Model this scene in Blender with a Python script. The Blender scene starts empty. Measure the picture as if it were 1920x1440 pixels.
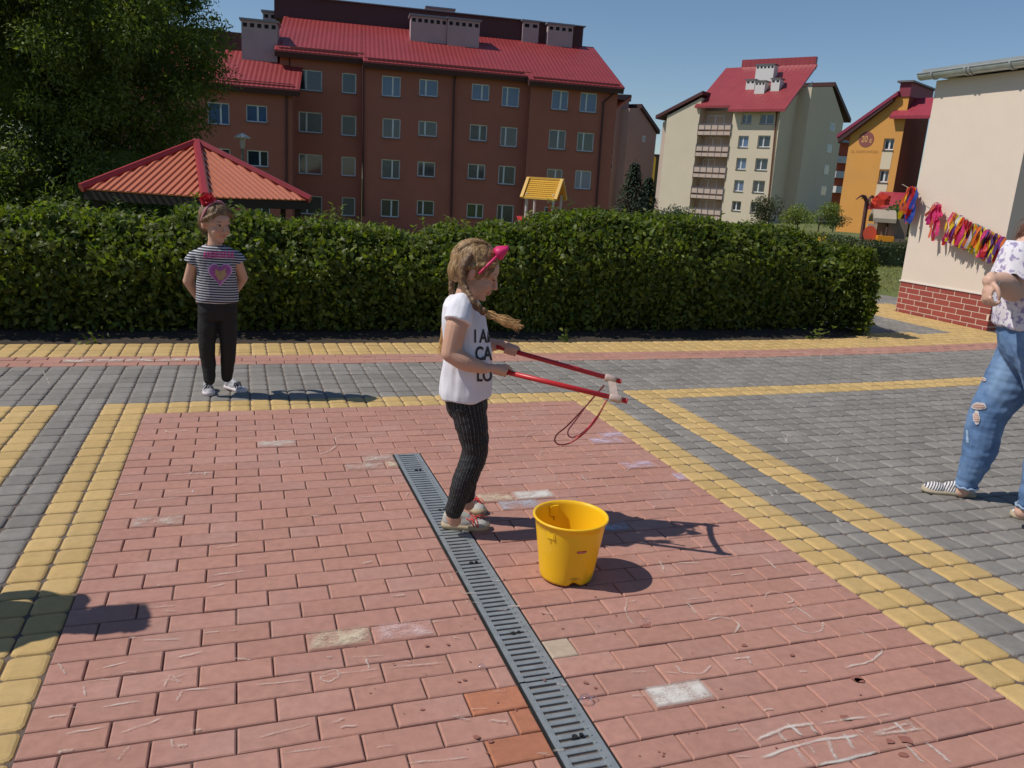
import bpy, bmesh, math, random
import numpy as np
from mathutils import Vector, Matrix, Quaternion
from mathutils.bvhtree import BVHTree
from mathutils.noise import noise as pnoise
random.seed(7); RNG = np.random.default_rng(11)
SC = bpy.context.scene
COL = SC.collection
# ---------------------------------------------------------------- camera
FPX = 1489.7                      # focal length in photo pixels (1920 wide)
CAM = np.array([0.5284, -4.7662, 1.3865])
YAW, PITCH, ROLL = 0.3389, -0.24446, 0.06359
def cam_axes():
    f = np.array([math.sin(YAW)*math.cos(PITCH), math.cos(YAW)*math.cos(PITCH), math.sin(PITCH)])
    rt = np.array([math.cos(YAW), -math.sin(YAW), 0.0]); up = np.cross(rt, f)
    return (math.cos(ROLL)*rt + math.sin(ROLL)*up, -math.sin(ROLL)*rt + math.cos(ROLL)*up, f)
CR, CU, CF = cam_axes()
cd = bpy.data.cameras.new('camera'); co = bpy.data.objects.new('camera', cd); COL.objects.link(co)
cd.sensor_width = 36.0; cd.lens = FPX/1920*36.0; cd.clip_start = 0.05; cd.clip_end = 3000
co.matrix_world = Matrix([[CR[i], CU[i], -CF[i], CAM[i]] for i in range(3)] + [[0, 0, 0, 1]])
SC.camera = co
# ---------------------------------------------------------------- light
SUN_EL = math.radians(52.0)
SUN_H = np.array([-0.982, 0.187])                 # horizontal direction towards the sun
SUN = np.array([SUN_H[0]*math.cos(SUN_EL), SUN_H[1]*math.cos(SUN_EL), math.sin(SUN_EL)])
world = bpy.data.worlds.new('World'); SC.world = world; world.use_nodes = True
wt = world.node_tree; bg = wt.nodes['Background']
sky = wt.nodes.new('ShaderNodeTexSky'); sky.sky_type = 'NISHITA'; sky.sun_disc = False
sky.sun_elevation = SUN_EL; sky.sun_rotation = math.atan2(SUN_H[0], SUN_H[1])
sky.altitude = 0; sky.air_density = 1.0; sky.dust_density = 0.1; sky.ozone_density = 4.5
wt.links.new(sky.outputs[0], bg.inputs[0]); bg.inputs[1].default_value = 0.088
sl = bpy.data.lights.new('sun', 'SUN'); so = bpy.data.objects.new('sun', sl); COL.objects.link(so)
sl.energy = 3.9; sl.angle = math.radians(0.53); sl.color = (1.0, 0.95, 0.87)
so.rotation_euler = Vector(-SUN).to_track_quat('-Z', 'Y').to_euler(); so.location = (-30, 10, 40)
SC.view_settings.view_transform = 'Standard'; SC.view_settings.look = 'None'
SC.view_settings.exposure = 0.0; SC.view_settings.gamma = 1.0
SC.cycles.max_bounces = 6; SC.cycles.transparent_max_bounces = 12
# ---------------------------------------------------------------- pixel -> direction helpers
def ray(x, y): return CF + CR*(x-960)/FPX - CU*(y-720)/FPX
def gp(x, y, z=0.0):
    d = ray(x, y); return CAM + d*(z-CAM[2])/d[2]
def on_plane(x, y, p, n):
    d = ray(x, y); n = np.asarray(n, float); return CAM + d*(np.dot(np.asarray(p)-CAM, n)/np.dot(d, n))
def at_depth(x, y, D): return CAM + ray(x, y)*D
def proj(p):
    d = np.asarray(p)-CAM; w = d@CF
    return 960+FPX*(d@CR)/w, 720-FPX*(d@CU)/w
RH = np.array([math.cos(YAW), -math.sin(YAW), 0.0]); FH = np.array([math.sin(YAW), math.cos(YAW), 0.0])
UP = np.array([0, 0, 1.0])
# ---------------------------------------------------------------- object helpers
def tag(o, label=None, cat=None, group=None, kind=None):
    if label: o['label'] = label
    if cat: o['category'] = cat
    if group: o['group'] = group
    if kind: o['kind'] = kind
    return o
def link(o, parent=None):
    COL.objects.link(o)
    if parent is not None: o.parent = parent
    return o
def empty(name, loc=(0, 0, 0), rz=0.0, parent=None):
    o = bpy.data.objects.new(name, None); o.empty_display_size = 0.1
    o.location = loc; o.rotation_euler = (0, 0, rz); return link(o, parent)
def mesh(name, v, f, mat=None, parent=None, smooth=False, mi=None):
    me = bpy.data.meshes.new(name)
    me.from_pydata([tuple(map(float, p)) for p in v], [], [tuple(map(int, q)) for q in f])
    if mat is not None:
        for m in (mat if isinstance(mat, (list, tuple)) else [mat]): me.materials.append(m)
    if mi is not None: me.polygons.foreach_set('material_index', np.asarray(mi, dtype=np.int32))
    if smooth: me.polygons.foreach_set('use_smooth', np.ones(len(me.polygons), dtype=bool))
    me.update()
    return link(bpy.data.objects.new(name, me), parent)
def rel(o):
    """put a child's mesh built in world space under its parent without moving it"""
    p = o.parent
    if p is not None:
        o.matrix_parent_inverse = p.matrix_basis.inverted()
    return o
class MB:
    def __init__(s): s.v = []; s.f = []; s.m = []
    def add(s, v, f, m=0):
        b = len(s.v); s.v += [tuple(p) for p in v]; s.f += [tuple(i+b for i in q) for q in f]; s.m += [m]*len(f); return s
    def box(s, c, h, ax=None, m=0):
        c = np.asarray(c, float); ax = np.eye(3) if ax is None else np.asarray(ax, float)
        v = [c + ax[0]*h[0]*i + ax[1]*h[1]*j + ax[2]*h[2]*k for i in (-1, 1) for j in (-1, 1) for k in (-1, 1)]
        return s.add(v, [(0, 1, 3, 2), (4, 6, 7, 5), (0, 4, 5, 1), (2, 3, 7, 6), (0, 2, 6, 4), (1, 5, 7, 3)], m)
    def bar(s, a, b, w, t=None, m=0, up=UP):
        a = np.asarray(a, float); b = np.asarray(b, float); d = b-a; L = np.linalg.norm(d); d = d/L
        x = np.cross(d, up); 
        if np.linalg.norm(x) < 1e-6: x = np.cross(d, [1, 0, 0])
        x = x/np.linalg.norm(x); y = np.cross(x, d); t = w if t is None else t
        return s.box((a+b)/2, (L/2, w/2, t/2), (d, x, y), m)
    def prism(s, poly, d, m=0):
        n = len(poly); poly = [np.asarray(p, float) for p in poly]; d = np.asarray(d, float)
        v = poly + [p+d for p in poly]
        f = [tuple(range(n)), tuple(range(2*n-1, n-1, -1))] + [(i, i+n, (i+1) % n+n, (i+1) % n) for i in range(n)]
        return s.add(v, f, m)
    def tube(s, pts, r, n=8, cap=True, m=0, flat=None):
        v, f = tube_vf(pts, r, n, cap, flat); return s.add(v, f, m)
    def build(s, name, mat, parent=None, smooth=False):
        o = mesh(name, s.v, s.f, mat, parent, smooth, s.m if isinstance(mat, (list, tuple)) else None)
        return o
def frames(pts):
    pts = np.asarray(pts, float); n = len(pts)
    T = np.zeros_like(pts); T[1:-1] = pts[2:]-pts[:-2]; T[0] = pts[1]-pts[0]; T[-1] = pts[-1]-pts[-2]
    T /= np.maximum(np.linalg.norm(T, axis=1), 1e-9)[:, None]
    a = np.array([0, 0, 1.0]) if abs(T[0][2]) < 0.9 else np.array([1.0, 0, 0])
    N = np.zeros_like(pts); x = np.cross(a, T[0]); N[0] = x/np.linalg.norm(x)
    for i in range(1, n):
        x = N[i-1]-T[i]*np.dot(N[i-1], T[i]); N[i] = x/max(np.linalg.norm(x), 1e-9)
    return T, N, np.cross(T, N)
def tube_vf(pts, r, n=8, cap=True, flat=None):
    pts = np.asarray(pts, float); k = len(pts); r = np.broadcast_to(np.asarray(r, float), (k,))
    T, N, B = frames(pts); v = []; f = []
    for i in range(k):
        for j in range(n):
            a = 2*math.pi*j/n; v.append(pts[i]+N[i]*r[i]*math.cos(a)+B[i]*r[i]*math.sin(a)*(flat or 1))
    for i in range(k-1):
        for j in range(n):
            f.append((i*n+j, i*n+(j+1) % n, (i+1)*n+(j+1) % n, (i+1)*n+j))
    if cap: f.append(tuple(range(n-1, -1, -1))); f.append(tuple(range((k-1)*n, k*n)))
    return v, f
def spline(P, n=8):
    """Catmull-Rom through P"""
    P = np.asarray(P, float); Q = np.vstack([2*P[0]-P[1], P, 2*P[-1]-P[-2]]); out = []
    for i in range(1, len(Q)-2):
        for t in np.linspace(0, 1, n, endpoint=False):
            a, b, c, d = Q[i-1], Q[i], Q[i+1], Q[i+2]
            out.append(0.5*((2*b)+(-a+c)*t+(2*a-5*b+4*c-d)*t*t+(-a+3*b-3*c+d)*t**3))
    out.append(P[-1]); return np.array(out)
# ---------------------------------------------------------------- materials
def _n(t, k, **kw):
    n = t.nodes.new(k)
    for a, b in kw.items(): setattr(n, a, b)
    return n
def srgb(r, g, b):
    f = lambda c: (c/255/12.92) if c/255 <= 0.04045 else ((c/255+0.055)/1.055)**2.4
    return (f(r), f(g), f(b))
MATS = {}
def mat(name, col, rough=0.7, var=0.0, scale=8.0, bump=0.0, bscale=60.0, rnd=0.0, metal=0.0, col2=None, spec=0.4, trans=0.0, sss=0.0, coat=0.0, tint2=None, t2scale=2.0, t2amt=0.5):
    """procedural Principled material: noise-mottled colour, per-object / per-island variation, fine bump"""
    if name in MATS: return MATS[name]
    m = bpy.data.materials.new(name); m.use_nodes = True; t = m.node_tree; L = t.links.new
    p = t.nodes['Principled BSDF']; p.inputs['Roughness'].default_value = rough
    p.inputs['Metallic'].default_value = metal; p.inputs['Specular IOR Level'].default_value = spec
    if coat: p.inputs['Coat Weight'].default_value = coat
    c = (*col, 1.0); tc = _n(t, 'ShaderNodeTexCoord'); geo = _n(t, 'ShaderNodeNewGeometry'); cur = None
    def rgbmix(fac, a, b, mode='MIX'):
        n = _n(t, 'ShaderNodeMix', data_type='RGBA', blend_type=mode)
        if isinstance(fac, float): n.inputs['Factor'].default_value = fac
        else: L(fac, n.inputs['Factor'])
        for s, x in (('A', a), ('B', b)):
            i = n.inputs[6 if s == 'A' else 7]
            if isinstance(x, tuple): i.default_value = x
            else: L(x, i)
        return n.outputs[2]
    cur = c
    if tint2 is not None:
        nz = _n(t, 'ShaderNodeTexNoise'); nz.inputs['Scale'].default_value = t2scale; nz.inputs['Detail'].default_value = 5
        L(geo.outputs['Position'], nz.inputs['Vector'])
        r = _n(t, 'ShaderNodeMapRange'); r.inputs[1].default_value = 0.42; r.inputs[2].default_value = 0.68
        r.inputs[4].default_value = t2amt; L(nz.outputs[0], r.inputs[0]); cur = rgbmix(r.outputs[0], cur, (*tint2, 1.0))
    if var or rnd:
        v = _n(t, 'ShaderNodeTexNoise'); v.inputs['Scale'].default_value = scale; v.inputs['Detail'].default_value = 6; v.inputs['Roughness'].default_value = 0.65
        L(geo.outputs['Position'], v.inputs['Vector'])
        r = _n(t, 'ShaderNodeMapRange'); r.inputs[1].default_value = 0.25; r.inputs[2].default_value = 0.75
        r.inputs[3].default_value = 1-var; r.inputs[4].default_value = 1+var; L(v.outputs[0], r.inputs[0]); val = r.outputs[0]
        if rnd:
            oi = _n(t, 'ShaderNodeObjectInfo'); ad = _n(t, 'ShaderNodeMath', operation='ADD'); L(oi.outputs['Random'], ad.inputs[0]); L(geo.outputs['Random Per Island'], ad.inputs[1])
            fr = _n(t, 'ShaderNodeMath', operation='FRACT'); L(ad.outputs[0], fr.inputs[0])
            r2 = _n(t, 'ShaderNodeMapRange'); r2.inputs[3].default_value = 1-rnd; r2.inputs[4].default_value = 1+rnd; L(fr.outputs[0], r2.inputs[0])
            mu = _n(t, 'ShaderNodeMath', operation='MULTIPLY'); L(val, mu.inputs[0]); L(r2.outputs[0], mu.inputs[1]); val = mu.outputs[0]
            if col2 is not None:
                fr2 = _n(t, 'ShaderNodeMath', operation='MULTIPLY_ADD'); L(fr.outputs[0], fr2.inputs[0]); fr2.inputs[1].default_value = 7.13; fr2.inputs[2].default_value = 0.3
                fr3 = _n(t, 'ShaderNodeMath', operation='FRACT'); L(fr2.outputs[0], fr3.inputs[0]); cur = rgbmix(fr3.outputs[0], cur, (*col2, 1.0))
        cx = _n(t, 'ShaderNodeCombineColor'); [L(val, cx.inputs[i]) for i in range(3)]
        cur = rgbmix(1.0, cur, cx.outputs[0], 'MULTIPLY')
    if isinstance(cur, tuple): p.inputs['Base Color'].default_value = cur
    else: L(cur, p.inputs['Base Color'])
    if sss: p.inputs['Subsurface Weight'].default_value = sss; p.inputs['Subsurface Radius'].default_value = (0.012, 0.005, 0.003); p.inputs['Subsurface Scale'].default_value = 1.0
    if bump:
        b = _n(t, 'ShaderNodeTexNoise'); b.inputs['Scale'].default_value = bscale; b.inputs['Detail'].default_value = 5; L(geo.outputs['Position'], b.inputs['Vector'])
        bn = _n(t, 'ShaderNodeBump'); bn.inputs['Strength'].default_value = bump; bn.inputs['Distance'].default_value = 0.6/bscale
        L(b.outputs[0], bn.inputs['Height']); L(bn.outputs[0], p.inputs['Normal'])
    if trans:
        out = t.nodes['Material Output']; tr = _n(t, 'ShaderNodeBsdfTranslucent')
        if isinstance(cur, tuple): tr.inputs[0].default_value = cur
        else:
            g = rgbmix(1.0, cur, (1.7, 1.9, 0.6, 1), 'MULTIPLY'); L(g, tr.inputs[0])
        ms = _n(t, 'ShaderNodeMixShader'); ms.inputs[0].default_value = trans
        L(p.outputs[0], ms.inputs[1]); L(tr.outputs[0], ms.inputs[2]); L(ms.outputs[0], out.inputs[0])
    MATS[name] = m; return m
def ell(c, r, ax=None, nu=18, nv=10):
    c = np.asarray(c, float); ax = np.eye(3) if ax is None else np.asarray(ax, float); v = [c+ax[2]*r[2]]; f = []
    for i in range(1, nv):
        t = math.pi*i/nv
        for j in range(nu):
            a = 2*math.pi*j/nu; v.append(c+ax[0]*r[0]*math.sin(t)*math.cos(a)+ax[1]*r[1]*math.sin(t)*math.sin(a)+ax[2]*r[2]*math.cos(t))
    v.append(c-ax[2]*r[2]); n = len(v)-1
    f += [(0, 1+j, 1+(j+1) % nu) for j in range(nu)]
    for i in range(nv-2):
        for j in range(nu): a = 1+i*nu; f.append((a+j, a+nu+j, a+nu+(j+1) % nu, a+(j+1) % nu))
    a = 1+(nv-2)*nu; f += [(a+j, n, a+(j+1) % nu) for j in range(nu)]
    return v, f
# ================================================================ ground, paving
def sstep(x, a, b):
    t = min(1.0, max(0.0, (x-a)/(b-a))); return t*t*(3-2*t)
def terrain(x, y):
    """the yard is level; behind the hedge the ground falls away to the left, towards the red block"""
    dx, dy = x-CAM[0], y-CAM[1]; r = math.hypot(dx, dy); th = math.degrees(math.atan2(dx, dy))
    k = sstep(th, 27, 40) if y > -4 else 0.0
    if y < 3.4: return 0.0
    k = max(k, sstep(x, 5.0, 7.0)*(1-sstep(y, 9, 15)))
    fall = 1.75*sstep(y, 3.4, 13)+1.15*sstep(r, 26, 48)
    far = 0.9*sstep(r, 32, 90)
    return -(fall*(1-k)+far*k)
PX = 0.116
def warp(x, y):
    if x > 2.9: y = y+0.0105*(x-2.9)**2*sstep(y, -2.5, 0.3)
    return y
sand = mat('joint_sand', (0.12, 0.09, 0.072), 0.95, 0.3, 60, 0.5, 300)
M_RED = mat('red_paving_brick', (0.385, 0.194, 0.150), 0.85, 0.15, 30, 0.35, 420, rnd=0.06, col2=(0.40, 0.20, 0.150), tint2=(0.425, 0.255, 0.21), t2scale=3.0, t2amt=0.55)
M_ORA = mat('orange_paving_brick', (0.40, 0.155, 0.085), 0.85, 0.16, 30, 0.4, 420, rnd=0.1)
M_PAL = mat('pale_paving_brick', (0.43, 0.33, 0.24), 0.85, 0.16, 30, 0.4, 420)
M_YEL = mat('yellow_paver', (0.50, 0.335, 0.13), 0.8, 0.12, 30, 0.4, 380, rnd=0.09, tint2=(0.50, 0.35, 0.16), t2scale=4, t2amt=0.5)
M_GRY = mat('grey_paver', (0.205, 0.186, 0.165), 0.82, 0.14, 30, 0.45, 380, rnd=0.13, tint2=(0.26, 0.237, 0.212), t2scale=3, t2amt=0.6)
ground = None
def make_terrain():
    xs = np.unique(np.concatenate([np.linspace(-700, -60, 17), np.linspace(-60, -8, 20), np.linspace(-8, 30, 60), np.linspace(30, 120, 31), np.linspace(120, 900, 14)]))
    ys = np.unique(np.concatenate([np.linspace(-400, -10, 9), np.linspace(-10, 1.9, 9), np.linspace(1.9, 22, 52), np.linspace(22, 130, 40), np.linspace(130, 1200, 14)]))
    v = [(x, y, terrain(x, y)-(0.035 if y < 6.2 else 0.004)) for y in ys for x in xs]; n = len(xs)
    f = [(j*n+i, j*n+i+1, (j+1)*n+i+1, (j+1)*n+i) for j in range(len(ys)-1) for i in range(n-1)]
    g = mat('meadow_grass', (0.115, 0.135, 0.035), 0.95, 0.35, 3.0, 0.6, 40, tint2=(0.16, 0.15, 0.06), t2scale=0.7, t2amt=0.6)
    return tag(mesh('ground', v, f, g, smooth=True), kind='structure')
ground = make_terrain()
yard = tag(mesh('paved_yard', [(-7, -9, -0.0075), (9.6, -9, -0.0075), (9.6, 1.99, -0.0075), (9.6, 2.8, -0.0075), (7.0, 2.5, -0.0075), (7.0, 2.16, -0.0075), (2.9, 1.985, -0.0075), (-7, 1.985, -0.0075)], [tuple(range(8))], sand), kind='structure')
def piece_mesh(w, d, rounded, name):
    """one paving stone, top at z=0, centred; bevelled edges; rounded ones have cut corners and a crown"""
    if not rounded:
        rings = [(0.0045, 0.0), (0.0012, -0.0025), (0.0, -0.006), (0.0, -0.03)]; cc = 0.0035
    else:
        rings = [(0.022, 0.0012), (0.010, 0.0), (0.0035, -0.0035), (0.0, -0.010), (0.0, -0.03)]; cc = 0.017
    v = []; f = []
    for ins, z in rings:
        a, b = w/2-ins, d/2-ins; c = max(0.002, cc-ins*0.3)
        if rounded: v += [(a-c, -b, z), (a-c*.3, -b+c*.3, z), (a, -b+c, z), (a, b-c, z), (a-c*.3, b-c*.3, z), (a-c, b, z), (-a+c, b, z), (-a+c*.3, b-c*.3, z), (-a, b-c, z), (-a, -b+c, z), (-a+c*.3, -b+c*.3, z), (-a+c, -b, z)]
        else: v += [(a, -b, z), (a, b, z), (-a, b, z), (-a, -b, z)]
    n = len(v)//len(rings); f.append(tuple(range(n)))
    for k in range(len(rings)-1):
        for j in range(n): f.append((k*n+j, (k+1)*n+j, (k+1)*n+(j+1) % n, k*n+(j+1) % n))
    return v, f
pieces = {'brick': [], 'yellow_paver': [], 'grey_paver': []}
def add_piece(kind, x0, x1, y0, y1, m, rounded, gap):
    if x1-x0 < 0.018 or y1-y0 < 0.018: return
    cx, cy = (x0+x1)/2, (y0+y1)/2
    pieces[kind].append((cx, warp(cx, cy), x1-x0-gap, y1-y0-gap, m, rounded))
DR0, DR1, DRT = 1.262, 1.408, -0.895       # drain channel: x range and far end
XR = 2.67
rb = random.Random(3)
# red brick field in stretcher bond, cut at the drain and the right border
for r in range(0, 62):
    y1, y0 = -0.1*r, -0.1*(r+1); off = 0.0 if r % 2 == 0 else -0.1
    for i in range(0, 15):
        a, b = max(0.0, off+0.2*i), min(XR, off+0.2*(i+1))
        if b <= a: continue
        segs = [(a, b)]
        if (y0+y1)/2 < DRT:
            segs = [(s, e) for s, e in ((a, min(b, DR0)), (max(a, DR1), b)) if e-s > 0]
        for s, e in segs: add_piece('brick', s, e, y0, y1, M_RED, False, 0.0035)
# three red courses under the hedge band
for r in range(3):
    for i in range(-35, 52):
        x = 0.2*i+(0.1 if r % 2 else 0.0)+0.04; y = 1.21+0.1*r
        if x+0.2 < 9.3: add_piece('brick', x, x+0.2, y, y+0.1, M_RED, False, 0.0035)
def pav(col, x, y, dx, dy): add_piece(col, x, x+dx, y, y+dy, M_YEL if col == 'yellow_paver' else M_GRY, True, 0.0025)
XL2 = -0.464; XL3 = -0.70; XRA = XR+2*PX; XRB = 3.148; XRC = XRB+2*PX
# columns right of the field
def col_of(x, y):
    """colour of the paver whose centre is x, y outside the red field"""
    if y > 0.232: return 'grey_paver'
    if y > 0:
        if -0.24 < x < XRA: return 'yellow_paver'
        if x > XRB: return 'yellow_paver'
        if x < XL2: return 'yellow_paver'
        return 'grey_paver'
    if XR < x < XRA or XRB < x < XRC or -0.24 < x < 0 or XL3 < x < XL2: return 'yellow_paver'
    return 'grey_paver'
xcols = [(-0.116*(k+1), PX) for k in range(34)]+[(0.116*k, PX) for k in range(23)]
xright = [XR+PX*k for k in range(0, 58)]
rj = random.Random(5)
for ry in range(-54, 2):
    y = ry*PX
    for x, w in xcols:
        cx = x+w/2
        if 0 < cx < XR and y < -0.01: continue
        if cx > XR-0.02: continue
        pav(col_of(cx, y+PX/2), x, y, PX, PX)
    for x in xright:
        cx = x+PX/2
        pav(col_of(cx, y+PX/2), x, y, PX, PX)
GP = (1.21-0.232)/8
for r in range(8):
    for k in range(-36, 81):
        pav('grey_paver', 0.116*k, 0.232+GP*r, PX, GP)
for r in range(4):
    for k in range(-36, 81): pav('yellow_paver', 0.116*k+0.03, 1.51+PX*r, PX, PX)
# beyond the hedge end: yellow apron, grey path, yellow strip along the school wall
for r in range(4, 40):
    for k in range(60, 92):
        x, y = 0.116*k+0.03, 1.51+PX*r; cx, cy = x+PX/2, y+PX/2; wy = warp(cx, cy)
        if wy < 2.05 or (wy < 4.2 and cx > 9.36) or wy > 5.75: continue
        if wy < 2.42: c = 'yellow_paver' if cx > 6.95 else None
        elif cx > 8.66 and wy < 4.75: c = 'yellow_paver'
        elif cx > 7.25: c = 'grey_paver'
        else: c = None
        if c: pav(c, x, y, PX, PX)
def fixed(cx, cy, kind):
    if kind != 'brick': return None
    for px, py, m in ((935, 1312, M_ORA), (990, 1352, M_ORA), (965, 1405, M_ORA), (1050, 1215, M_PAL)):
        q = gp(px, py)
        for c in [pieces_near(q)]:
            if c is not None and abs(c[0]-cx) < 1e-6 and abs(c[1]-cy) < 1e-6: return m
    return None
_near = {}
def pieces_near(q):
    k = (round(float(q[0]), 4), round(float(q[1]), 4))
    if k not in _near: _near[k] = min(pieces['brick'], key=lambda c: max(abs(c[0]-q[0])/c[2], abs(c[1]-q[1])/c[3]))
    return _near[k]
MESHCACHE = {}
def paving():
    for kind, lst in pieces.items():
        arr = []
        for p in lst:
            d = np.array([p[0], p[1], 0])-CAM; w = d@CF
            vis = False; area = 0
            if w > 0.3:
                px, py = proj((p[0], p[1], 0)); vis = -40 < px < 1960 and -40 < py < 1480
                area = p[2]*p[3]/w**2*(CAM[2]/np.linalg.norm(d)) if vis else 0
            arr.append((area, p))
        arr.sort(key=lambda a: -a[0])
        st = MB(); one = arr[:300]; rest = arr[300:]
        for area, (cx, cy, w, d, m, rd) in one:
            key = (round(w, 3), round(d, 3), rd); fm = fixed(cx, cy, kind) or m
            k2 = key+(fm.name,)
            if k2 not in MESHCACHE:
                v, f = piece_mesh(w, d, rd, kind); me = bpy.data.meshes.new(kind); me.from_pydata(v, [], f); me.materials.append(fm); me.update(); MESHCACHE[k2] = me
            o = bpy.data.objects.new(kind, MESHCACHE[k2]); o.location = (cx, cy, rj.gauss(0, 0.0009))
            o.rotation_euler = (rj.gauss(0, 0.006), rj.gauss(0, 0.006), rj.gauss(0, 0.006)+(math.pi if rj.random() < .5 else 0))
            link(o, yard)
        for area, (cx, cy, w, d, m, rd) in rest:
            v, f = piece_mesh(w, d, rd, kind); z = rj.gauss(0, 0.0009); a = rj.gauss(0, 0.006); b = rj.gauss(0, 0.006)
            st.add([(x+cx, y+cy, zz+z+x*a+y*b) for x, y, zz in v], f)
        o = st.build({'brick': 'brick_field', 'yellow_paver': 'yellow_paver_field', 'grey_paver': 'grey_paver_field'}[kind], lst[0][4], yard); o['kind'] = 'stuff'
paving()
# ---------------------------------------------------------------- drain channel
steel = mat('galvanised_steel', (0.30, 0.32, 0.325), 0.5, 0.2, 25, 0.15, 200, metal=0.4)
dark = mat('dark_channel', (0.012, 0.012, 0.012), 0.9)
def drain():
    root = empty('drain_channel', (1.335, -2.4, -0.02)); tag(root, 'long grey steel slotted drain channel set into the red bricks', 'drain')
    x0, x1 = DR0+0.008, DR1-0.008; L = 0; cx = (x0+x1)/2; hw = (x1-x0)/2
    b = MB(); b.box((cx, -3.3, -0.055), (hw+0.006, 2.42, 0.004)); rel(b.build('channel_bed', dark, root))
    w = MB(); w.box((x0-0.004, -3.3, -0.03), (0.003, 2.405, 0.029)); w.box((x1+0.004, -3.3, -0.03), (0.003, 2.405, 0.029)); w.box((cx, DRT+0.002, -0.03), (hw, 0.003, 0.029)); rel(w.build('channel_edge', dark, root))
    slat = None; bolt = None; NS = 34
    for s in range(4):
        ya, yb = DRT-1.0*s-0.004, DRT-1.0*(s+1)+0.004
        g = MB(); g.box((x0+0.009, (ya+yb)/2, -0.008), (0.009, (ya-yb)/2, 0.009)); g.box((x1-0.0125, (ya+yb)/2, -0.008), (0.0125, (ya-yb)/2, 0.009))
        g.box((cx, ya-0.008, -0.0085), (hw-0.01, 0.008, 0.008)); g.box((cx, yb+0.008, -0.0085), (hw-0.01, 0.008, 0.008))
        # cast end bumps beside the slots
        for k in range(NS):
            y = ya-0.022-(ya-yb-0.044)*k/(NS-1); g.box((x1-0.020, y, 0.0012), (0.003, 0.004, 0.0018)); g.box((x0+0.012, y, 0.0008), (0.0018, 0.0022, 0.0012))
        fr = rel(g.build('grate', steel, root))
        for k in range(NS-1):
            y = ya-0.022-(ya-yb-0.044)*(k+0.5)/(NS-1)
            if slat is None:
                q = MB(); a, bb = hw-0.0205, 0.0088
                q.add([(-a, -bb, -0.016), (a, -bb, -0.016), (a, bb, -0.016), (-a, bb, -0.016), (-a, -bb, 0), (a, -bb, 0), (a, bb, 0), (-a, bb, 0), (-a, -bb+.003, .0016), (a, -bb+.003, .0016), (a, bb-.003, .0016), (-a, bb-.003, .0016)],
                      [(0, 1, 5, 4), (1, 2, 6, 5), (2, 3, 7, 6), (3, 0, 4, 7), (4, 5, 9, 8), (5, 6, 10, 9), (6, 7, 11, 10), (7, 4, 8, 11), (8, 9, 10, 11)])
                o = q.build('slat', steel, fr); slat = o.data
            else: o = link(bpy.data.objects.new('slat', slat), fr)
            o.location = (cx-0.003, y, -0.002)
        for fy in (0.25, 0.75):
            q = MB(); y = ya-(ya-yb)*fy; q.tube([(cx, y, -0.02), (cx, y, 0.003)], 0.0085, 8); q.tube([(cx+.02, y+.004, -.004), (cx+.02, y+.004, 0.003)], 0.006, 6)
            q.build("bolt", dark, fr)
drain()
# ================================================================ buildings
glass = mat('window_glass', (0.02, 0.03, 0.045), 0.06, 0.0, spec=0.9)
glass_sky = mat('window_glass_sky_reflection', (0.07, 0.12, 0.23), 0.08, 0.25, 0.9, spec=0.9)  # blue base colour paints the sky's reflection into the panes
curtain = mat('curtained_glass', (0.028, 0.034, 0.034), 0.2, 0.45, 2.2, spec=0.8)
curtain2 = mat('net_curtain_glass', (0.085, 0.085, 0.08), 0.3, 0.5, 1.6, spec=0.7); glass_g = mat('window_glass_green', (0.02, 0.045, 0.03), 0.07, 0.4, 1.1, spec=0.9)
GLASSES = [glass, glass_sky, curtain]
pvc = mat('white_pvc', (0.62, 0.63, 0.64), 0.4, 0.05, 3)
sillm = mat('sill_metal', (0.13, 0.12, 0.13), 0.5)
def tile_mat(name, col, du=0.30, dv=0.35, axu=(1, 0, 0), axv=(0, 1, 0), depth=0.035):
    """pressed metal roof tiles: rounded troughs along the slope and a step at every course"""
    m = mat(name, col, 0.42, 0.12, 0.6, spec=0.5); t = m.node_tree; L = t.links.new; p = t.nodes['Principled BSDF']
    geo = _n(t, 'ShaderNodeNewGeometry'); hs = []
    for ax, per in ((axu, du), (axv, dv)):
        d = _n(t, 'ShaderNodeVectorMath', operation='DOT_PRODUCT'); L(geo.outputs['Position'], d.inputs[0]); d.inputs[1].default_value = ax
        q = _n(t, 'ShaderNodeMath', operation='MULTIPLY'); L(d.outputs['Value'], q.inputs[0]); q.inputs[1].default_value = 1.0/per; hs.append(q.outputs[0])
    s = _n(t, 'ShaderNodeMath', operation='MULTIPLY'); L(hs[0], s.inputs[0]); s.inputs[1].default_value = 2*math.pi
    s2 = _n(t, 'ShaderNodeMath', operation='SINE'); L(s.outputs[0], s2.inputs[0])
    fr = _n(t, 'ShaderNodeMath', operation='FRACT'); L(hs[1], fr.inputs[0])
    a = _n(t, 'ShaderNodeMath', operation='MULTIPLY_ADD'); L(s2.outputs[0], a.inputs[0]); a.inputs[1].default_value = 0.28; L(fr.outputs[0], a.inputs[2])
    b = _n(t, 'ShaderNodeBump'); b.inputs['Strength'].default_value = 1.0; b.inputs['Distance'].default_value = depth; L(a.outputs[0], b.inputs['Height']); L(b.outputs[0], p.inputs['Normal'])
    return m
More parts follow.
